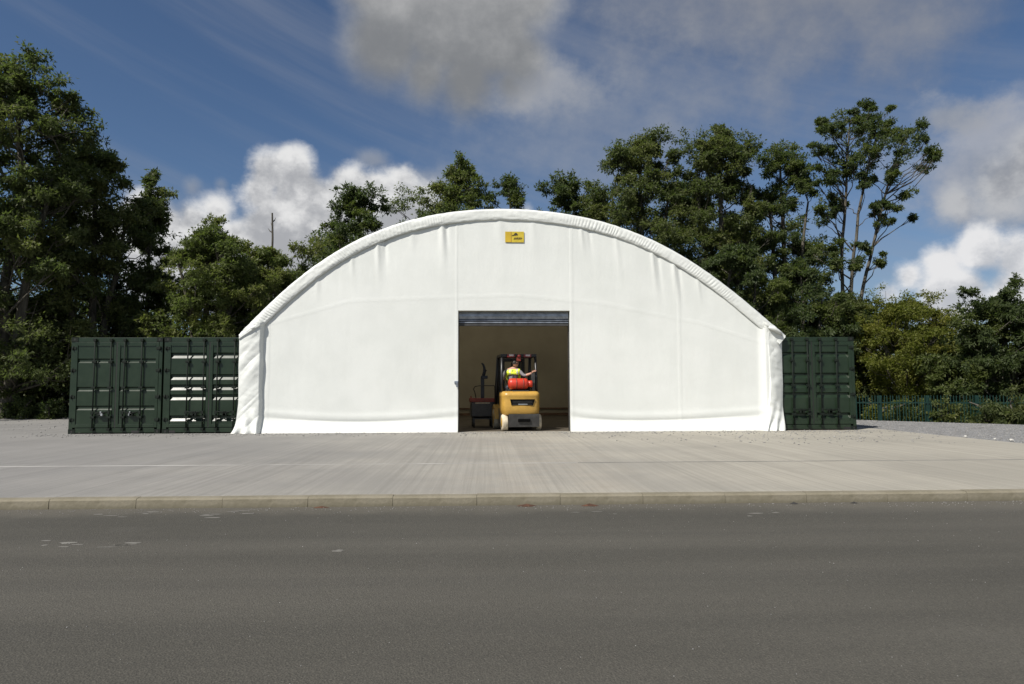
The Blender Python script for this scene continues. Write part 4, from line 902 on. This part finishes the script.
# ------------------------------------------------------------------ trees
def leaves(cl, rr, leaf, per, sub):
    """cl: clumps (x, y, z, r). Every clump holds sub-sprays, every spray a handful of separate leaves."""
    C_ = np.asarray(cl, float); n = len(C_)
    ns = n * sub
    ci = np.repeat(np.arange(n), sub)
    d = rr.normal(size=(ns, 3)); d /= np.linalg.norm(d, axis=1, keepdims=True); d *= (rr.rand(ns, 1) ** 0.5) * 1.12
    st_c = np.exp(rr.normal(size=(n, 3)) * 0.26) * np.array([1.06, 1.06, 0.78])
    sp = C_[ci, :3] + d * C_[ci, 3:4] * st_c[ci]
    sr = C_[ci, 3] * rr.uniform(0.18, 0.48, ns)
    li = np.repeat(np.arange(ns), per); m_ = len(li)
    e = rr.normal(size=(m_, 3)) * 0.55
    p = sp[li] + e * sr[li][:, None] * np.array([1.0, 1.0, 0.62])
    # leaf axis droops outwards from the spray, blade normal mostly up
    ax = e + rr.normal(size=(m_, 3)) * 0.5; ax[:, 2] -= 0.35; ax /= np.linalg.norm(ax, axis=1, keepdims=True)
    nm = rr.normal(size=(m_, 3)) * 0.55; nm[:, 2] += 0.75
    sd_ = np.cross(ax, nm); sd_ /= np.linalg.norm(sd_, axis=1, keepdims=True) + 1e-9
    L = leaf * rr.uniform(0.65, 1.35, m_)[:, None]; wd = L * rr.uniform(0.26, 0.44, m_)[:, None]
    V = np.stack([p - sd_ * wd * 0.75, p + sd_ * wd * 0.75 + ax * L * 0.25, p + ax * L], 1).reshape(-1, 3)
    F = np.arange(m_ * 3).reshape(-1, 3)
    tint = np.clip(rr.rand(m_) * 0.7 + 0.3 * rr.rand(ns)[li], 0, 1); ct = rr.rand(n)[ci[li]]
    return V, F, tint, ct
def limb_mesh(name, chains):
    q = MB()
    for pts, rs, n in chains: q.tube(pts, rs, n, cap=False)
    me = bpy.data.meshes.new(name); me.from_pydata(q.v, [], q.f); me.polygons.foreach_set('use_smooth', [True] * len(q.f)); return me
def tree(name, label, cat, group, base, stems, clumps, leaf_m, seed, leaf=0.2, per=22, sub=13, tr=0.18):
    rr = np.random.RandomState(seed); per = int(per * 1.9); leaf *= 0.86
    t = empty(name, base, label=label, cat=cat, group=group); bs = np.array(base)
    ch = []; nodes = []
    for st in stems:
        P = np.array(st, float) - bs; k = max(6, len(P) * 4); u = np.linspace(0, 1, k); uu = np.linspace(0, 1, len(P))
        Q = np.stack([np.interp(u, uu, P[:, i]) for i in range(3)], 1); wob = rr.normal(size=(k, 3)) * 0.06 * np.array([1, 1, 0.2]); wob[0] = 0; Q += np.cumsum(wob, 0) * 0.5
        r = tr * (1 - 0.80 * u) + 0.012; r[0] *= 1.25; ch.append(([tuple(x) for x in Q], list(r), 8)); nodes += [(q, ri) for q, ri in zip(Q[1:], r[1:])]
    link('trunk', limb_mesh('trunk', ch), M['bark'], t)
    NP = np.array([q for q, _ in nodes]); NR = np.array([r for _, r in nodes])
    C_ = np.array(clumps, float); C_[:, :3] -= bs; lb = []
    for c in C_:
        dd = NP - c[:3]; hd = np.hypot(dd[:, 0], dd[:, 1]); want = c[2] - 0.25 * c[3] - hd * 0.75
        j = int(np.argmin(np.abs(NP[:, 2] - want) + 0.4 * hd)); a = NP[j]; e = c[:3] - np.array([0, 0, c[3] * 0.2]); Lg = np.linalg.norm(e - a)
        mid = a + (e - a) * 0.5 + np.array([0, 0, -0.10 * Lg]) * rr.uniform(-0.4, 1) + rr.normal(size=3) * 0.06 * Lg
        r_ = min(NR[j] * 0.6, 0.012 + 0.014 * Lg)
        lb.append(([tuple(a), tuple((a + mid) / 2 + rr.normal(size=3) * 0.03 * Lg), tuple(mid), tuple((mid + e) / 2 + rr.normal(size=3) * 0.03 * Lg), tuple(e)], [r_, r_ * 0.8, r_ * 0.62, r_ * 0.45, r_ * 0.25], 5))
        for _ in range(3):
            tip = c[:3] + rr.normal(size=3) * c[3] * 0.5; lb.append(([tuple((mid + e) / 2), tuple(((mid + e) / 2 + tip) / 2 + rr.normal(size=3) * 0.05), tuple(tip)], [r_ * 0.35, r_ * 0.25, 0.006], 4))
    link('limbs', limb_mesh('limbs', lb), M['bark'], t)
    V, F, tint, ct = leaves(C_, rr, leaf, per, sub)
    me = np_mesh('crown', V, F)
    for nm, a in (('tint', tint), ('clump', ct)): me.attributes.new(nm, 'FLOAT', 'FACE').data.foreach_set('value', a.astype(np.float32))
    link('crown', me, leaf_m, t); return t
def envelope(px, top, hw, Y, zb, seed, n, rk=0.24, shape=1.0, depth=1.0, tilt=0.0):
    """clumps filling an uneven crown whose top and width are measured in the photo at distance Y"""
    rr = np.random.RandomState(seed); apex = at(px, top, Y); R_ = hw * Y / FPX; H = apex[2] - zb; out = []
    ph = rr.rand(6) * 6.28; lob = rr.uniform(0.06, 0.2, 3)
    while len(out) < n:
        u = rr.rand(); a = rr.rand() * 6.283
        prof = min(1.0, 1.55 * max(0.02, math.sin(math.pi * min(0.995, 0.16 + 0.84 * u))) ** 0.62) * (1 - 0.22 * shape * u); prof = prof; wob = 1 + sum(lob[k] * math.sin((k + 2) * a + ph[k] + u * 5 * (k + 1)) for k in range(3))
        rad = R_ * prof * wob * (rr.rand() ** 0.5)
        r = rk * R_ * rr.uniform(0.6, 1.4) * (1 - 0.35 * u); r = min(max(r, 0.32), 1.4)
        z = zb + u * H - r * 0.75
        if rad + r > R_ * 1.12: rad = max(0, R_ * 1.12 - r)
        out.append((apex[0] + tilt * (1 - u) * R_ + rad * math.cos(a), Y + depth * rad * math.sin(a), z, r))
    return out, apex
GRP = 'trees in the wooded belt behind the shelter'
def std_tree(name, label, px, top, hw, Y, seed, m, n=85, zb=1.2, leaf=0.2, per=20, sub=13, shape=1.0, rk=0.24, tr=0.2, gz=-0.2, depth=0.9, extra=(), cat='tree', group=GRP):
    cl, apex = envelope(px, top, hw, Y, zb, seed, n, rk, shape, depth)
    for (ex, ey, er) in extra: p = at(ex, ey, Y + random.uniform(-0.6, 0.6)); cl.append((p[0], p[1], p[2], er * Y / FPX))
    H = apex[2]; rr = random.Random(seed); x = apex[0]
    stems = [[(x, Y, gz), (x + rr.uniform(-.2, .2), Y, H * 0.35), (x + rr.uniform(-.4, .4), Y + rr.uniform(-.3, .3), H * 0.7), (x, Y, H - 0.5)]]
    if hw * Y / FPX > 2.0 and cat == 'tree':
        for s in (-1, 1):
            stems.append([(x + s * 0.1, Y, gz), (x + s * hw * Y / FPX * 0.22, Y + rr.uniform(-.5, .5), H * 0.4), (x + s * hw * Y / FPX * 0.5, Y + rr.uniform(-.8, .8), H * 0.78)])
    return tree(name, label, cat, group, (x, Y, gz), stems, cl, m, seed, leaf, per, sub, tr)
LA, LD, LL, LO = M['leaf_ash'], M['leaf_dark'], M['leaf_light'], M['leaf_olive']
# left of the shelter
std_tree('ash_tree', 'tall ash tree at the left edge, the highest tree on that side', 18, 66, 82, 31, 1, LA, 190, 2.6, 0.19, 22, 14, 0.75, 0.20, 0.28,
         extra=[(38, 58, 13), (22, 70, 15), (50, 80, 13), (8, 66, 15), (58, 100, 11), (47, 120, 13), (36, 92, 14), (60, 135, 10), (30, 140, 16)])
std_tree('ash_tree', 'ash tree with a sloping crown above the furthest left container', 96, 150, 62, 34, 2, LA, 150, 2.0, 0.19, 22, 14, 0.8, 0.22, 0.22,
         extra=[(88, 150, 12), (108, 162, 11), (122, 182, 10), (75, 150, 12), (130, 215, 12)])
std_tree('slim_tree', 'slim tree with a narrow pointed top above the gap between the two left containers', 154, 170, 27, 37, 3, LA, 60, 1.0, 0.19, 22, 13, 0.5, 0.34, 0.14,
         extra=[(156, 175, 8), (150, 190, 9), (161, 203, 8), (146, 215, 11), (158, 232, 11)])
std_tree('round_tree', 'rounded mid green tree left of the arch behind the second container', 212, 226, 56, 33.5, 4, LL, 165, 0.8, 0.17, 22, 14, 0.7, 0.22, 0.2, extra=[(214, 222, 9), (205, 236, 13), (228, 240, 12)])
std_tree('round_tree', 'pale green bushy tree just left of the arch shoulder below the bare trunk', 268, 246, 52, 37, 5, LL, 150, 0.8, 0.17, 22, 14, 0.6, 0.22, 0.18, extra=[(245, 248, 10), (300, 250, 11), (318, 246, 10)])
# behind the arch
std_tree('ash_tree', 'ash tree rising over the left shoulder of the arch, leftmost of the trees behind it', 358, 186, 36, 43, 6, LD, 110, 2, 0.2, 20, 13, 0.5, 0.3, 0.2, extra=[(345, 188, 10), (372, 190, 11), (335, 210, 9), (385, 205, 10), (350, 205, 12), (340, 232, 12)])
std_tree('ash_tree', 'ash tree with the pointed top left of the arch crown', 458, 160, 46, 44, 7, LL, 130, 2, 0.2, 20, 13, 0.9, 0.26, 0.2, extra=[(462, 160, 8), (470, 168, 8), (452, 175, 10), (440, 190, 12), (412, 196, 12), (395, 206, 12), (425, 200, 12)])
std_tree('ash_tree', 'small ash top showing just above the arch crown, nearest its highest point', 508, 178, 24, 46, 8, LD, 55, 2, 0.2, 20, 13, 0.5, 0.34, 0.16, extra=[(510, 180, 8), (500, 190, 9), (520, 192, 9), (490, 198, 8)])
std_tree('ash_tree', 'thin crowned ash right of the arch crown with sky showing through', 566, 176, 34, 44, 9, LD, 120, 2, 0.2, 20, 12, 0.4, 0.27, 0.18, extra=[(562, 178, 9), (575, 180, 10), (545, 188, 8), (590, 186, 9), (600, 196, 9)])
std_tree('broad_tree', 'broad dense tree over the right shoulder of the arch, left of the highest dense crown', 640, 138, 62, 42, 10, LA, 230, 1.5, 0.19, 22, 14, 0.55, 0.2, 0.26, extra=[(655, 138, 12), (668, 135, 11), (625, 150, 14), (608, 162, 12), (640, 146, 14)])
std_tree('broad_tree', 'highest dense tree right of the arch, between the broad tree and the three stemmed one', 722, 130, 52, 41, 11, LA, 215, 1.5, 0.19, 22, 14, 0.5, 0.22, 0.26, extra=[(720, 130, 11), (735, 140, 12), (705, 142, 13), (750, 150, 11), (690, 150, 12)])
std_tree('ash_tree', 'looser ash tree between the highest dense crown and the three stemmed tree', 780, 148, 42, 43, 12, LD, 120, 1.5, 0.19, 20, 13, 0.35, 0.25, 0.22, extra=[(792, 146, 9), (800, 156, 9), (775, 152, 9), (806, 176, 10), (760, 160, 10)])
# the tall tree with three bare stems
def three_stemmed():
    Y = 38.0; P = [(845, 116, 10), (868, 104, 7), (829, 130, 7), (853, 118, 8), (860, 130, 14), (880, 140, 15), (848, 150, 14), (838, 162, 12), (905, 134, 11), (918, 132, 9), (930, 150, 7), (925, 168, 8), (900, 155, 12), (870, 163, 13), (830, 180, 10), (846, 176, 11), (862, 178, 9), (912, 148, 10), (905, 194, 7), (895, 208, 6), (892, 176, 7), (826, 200, 9), (822, 220, 9), (886, 222, 6), (876, 206, 5), (866, 246, 5), (882, 262, 6), (820, 246, 10), (836, 262, 9), (822, 128, 5), (815, 148, 5), (935, 158, 5), (888, 126, 9), (872, 120, 9), (818, 168, 6), (838, 208, 6), (858, 262, 7)]
    rr = random.Random(77); cl = []
    for (x, y, r) in P: p = at(x, y, Y + rr.uniform(-1.2, 1.2)); cl.append((p[0], p[1], p[2], r * Y / FPX * 1.0))
    b0 = at(846, 405, Y); bs = (b0[0], Y, -0.2)
    for k in range(110):
        x, y, r = P[rr.randrange(0, len(P))]; p = at(x + rr.gauss(0, 0.8) * r, y + rr.gauss(0, 0.75) * r, Y + rr.uniform(-1.5, 1.5)); cl.append((p[0], p[1], p[2], r * Y / FPX * rr.uniform(0.3, 0.6)))
    stems = []
    for s in ([(842, 330), (841, 260), (845, 200), (847, 150), (850, 118)], [(850, 330), (853, 262), (862, 205), (872, 160), (880, 135)], [(856, 330), (866, 270), (878, 215), (888, 175), (905, 140)]):
        stems.append([bs] + [tuple(at(x, y, Y + 0.15 * k)) for k, (x, y) in enumerate(s)])
    tree('three_stemmed_tree', 'tall thin tree with three bare leaning stems, right of the shelter', 'tree', GRP, bs, stems, cl, LD, 13, 0.17, 15, 13, 0.11)
three_stemmed()
std_tree('bushy_tree', 'dark bushy tree at the foot of the three stemmed tree, right behind the arch', 800, 262, 52, 37, 14, LD, 110, 0.6, 0.19, 22, 14, 0.5, 0.22, 0.16)
std_tree('bushy_tree', 'dark bushy tree low behind the right arch shoulder, left of the container', 735, 240, 50, 36.5, 15, LD, 100, 0.6, 0.19, 22, 14, 0.5, 0.22, 0.16)
std_tree('willow_tree', 'rounded olive green tree behind the fence beside the right container', 905, 298, 66, 36, 16, LO, 150, -0.3, 0.15, 24, 15, 0.45, 0.2, 0.2, gz=-0.95, extra=[(880, 300, 14), (925, 300, 14), (868, 318, 12), (950, 318, 13)])
std_tree('bushy_tree', 'dark bushy tree at the right edge of the fence, furthest right', 1006, 296, 54, 31, 17, LD, 130, -0.4, 0.17, 22, 14, 0.4, 0.22, 0.2, gz=-0.95, extra=[(1016, 282, 7), (1012, 292, 8), (968, 292, 6), (972, 306, 9), (1000, 298, 7), (985, 310, 10)])
std_tree('bushy_tree', 'low green bush behind the fence between the olive tree and the right edge', 962, 345, 40, 33, 18, LL, 70, -0.5, 0.16, 22, 13, 0.4, 0.24, 0.12, gz=-0.95)
std_tree('bushy_tree', 'bushy tree directly behind the right container', 842, 290, 36, 38, 19, LA, 80, 0.5, 0.18, 22, 13, 0.5, 0.26, 0.14)
# lower growth that closes the wood under the crowns
UG = 'undergrowth bushes closing the wood at ground level'
for k, (px, top, hw, Y, m, lab) in enumerate([
    (30, 300, 60, 35, LD, 'dark undergrowth bush at the far left under the tallest ash'),
    (-60, 250, 80, 33, LD, 'dark bush beyond the left edge of the frame'),
    (110, 290, 55, 38, LD, 'dark undergrowth bush behind the far left container'),
    (185, 300, 60, 41, LD, 'dark undergrowth bush behind the second left container'),
    (255, 300, 60, 45, LA, 'undergrowth bush behind the left arch shoulder'),
    (680, 178, 80, 47, LD, 'dark growth deep behind the broad tree over the right arch shoulder'),
    (770, 200, 70, 47, LD, 'dark growth deep behind the looser ash right of the arch'),
    (860, 300, 60, 44, LD, 'dark growth deep behind the right container'),
    (930, 330, 80, 46, LA, 'green growth deep behind the olive tree'),
    (1030, 320, 80, 44, LD, 'dark growth deep behind the right edge'),
    (1100, 290, 90, 30, LD, 'dark bush beyond the right edge of the frame'),
    (60, 190, 80, 46, LD, 'dark growth deep behind the left ash trees'),
    (350, 222, 80, 52, LD, 'dark growth deep behind the left arch shoulder'),
    (440, 200, 80, 52, LD, 'dark growth deep behind the pointed ash left of the crown'),
    (590, 205, 60, 52, LD, 'dark growth deep behind the thin crowned ash'),
]):
    std_tree('understorey_bush', lab, px, top, hw, Y, 40 + k, m, 70, 0.0 if px < 850 else -0.8, 0.24, 18, 12, 0.35, 0.25, 0.12, gz=-0.2 if px < 850 else -1.0, cat='bush', group=UG)
# low plants against the left trees and the fence
for k, (px, top, hw, Y, m, lab) in enumerate([
    (30, 392, 18, 30.5, LD, 'low leafy shrub at the left edge under the trees'), (52, 398, 12, 30, LD, 'small leafy shrub left of the far left container'), (8, 386, 22, 30.5, LD, 'dark low shrub at the extreme left under the trees'),  # dark leaf colour stands in for tree shade on the left shrubs
    (875, 402, 10, 29.4, LO, 'small weed by the fence nearest the right container'), (900, 398, 12, 28.8, LL, 'small weed through the fence left of its middle'), (940, 396, 14, 28.0, LL, 'leafy weed growing through the middle of the fence'),
    (985, 394, 18, 26.4, LA, 'leafy shrub spilling through the fence near the right edge'), (1015, 392, 18, 25.6, LA, 'leafy shrub in front of the fence at the right edge')]):
    std_tree('shrub', lab, px, top, hw, Y, 80 + k, m, 7 if px < 800 else 16, -0.1 if px < 800 else -0.6, 0.13, 20, 8, 0.3, 0.4, 0.03, gz=-0.2 if px < 800 else -0.9, cat='shrub', group='low shrubs along the edge of the wood')
# dead stems
def dead_tree(px, top, foot, Y, r, label, lean, seed):
    a = at(px, top, Y); c = at(px, foot, Y); rr = random.Random(seed); t = empty('dead_tree', (c[0], Y, -0.2), label=label, cat='dead tree'); H = a[2] + 0.2
    link('trunk', limb_mesh('trunk', [([(lean * H * u + rr.uniform(-.04, .04), 0, H * u) for u in np.linspace(0, 1, 9)], [r * (1 - 0.6 * u) for u in np.linspace(0, 1, 9)], 8)]), M['bark'], t)
    link('limbs', limb_mesh('limbs', [([(lean * H * u, 0, H * u), (lean * H * u + s * 0.14, 0.1, H * u + 0.12), (lean * H * u + s * 0.24, 0.1, H * u + 0.30)], [r * .35, r * .25, 0.008], 5) for u, s in ((0.90, -1.3), (0.955, 0.7), (0.93, -0.6))]), M['bark'], t)
dead_tree(272, 213, 250, 45, 0.13, 'bare dead trunk standing up above the pale green tree left of the arch', 0.0, 1)
# bare twigs reaching out of the tall left ash
tw = empty('bare_branch', tuple(at(66, 130, 31)), label='bare leafless branch reaching out of the tall left ash against the sky', cat='branch')
o0 = at(66, 130, 31)
def W_(x, y): p = at(x, y, 31) - o0; return (p[0], p[1], p[2])
link('twigs', limb_mesh('twigs', [([W_(40, 128), W_(62, 122), W_(80, 116)], [.05, .03, .008], 5), ([W_(36, 140), W_(60, 135), W_(75, 132), W_(91, 127)], [.05, .035, .02, .006], 5), ([W_(58, 122), W_(68, 108), W_(70, 99)], [.03, .02, .006], 5), ([W_(45, 112), W_(60, 108), W_(70, 112)], [.03, .02, .006], 5), ([W_(60, 135), W_(72, 140), W_(84, 134)], [.025, .015, .006], 5)]), M['bark'], tw)
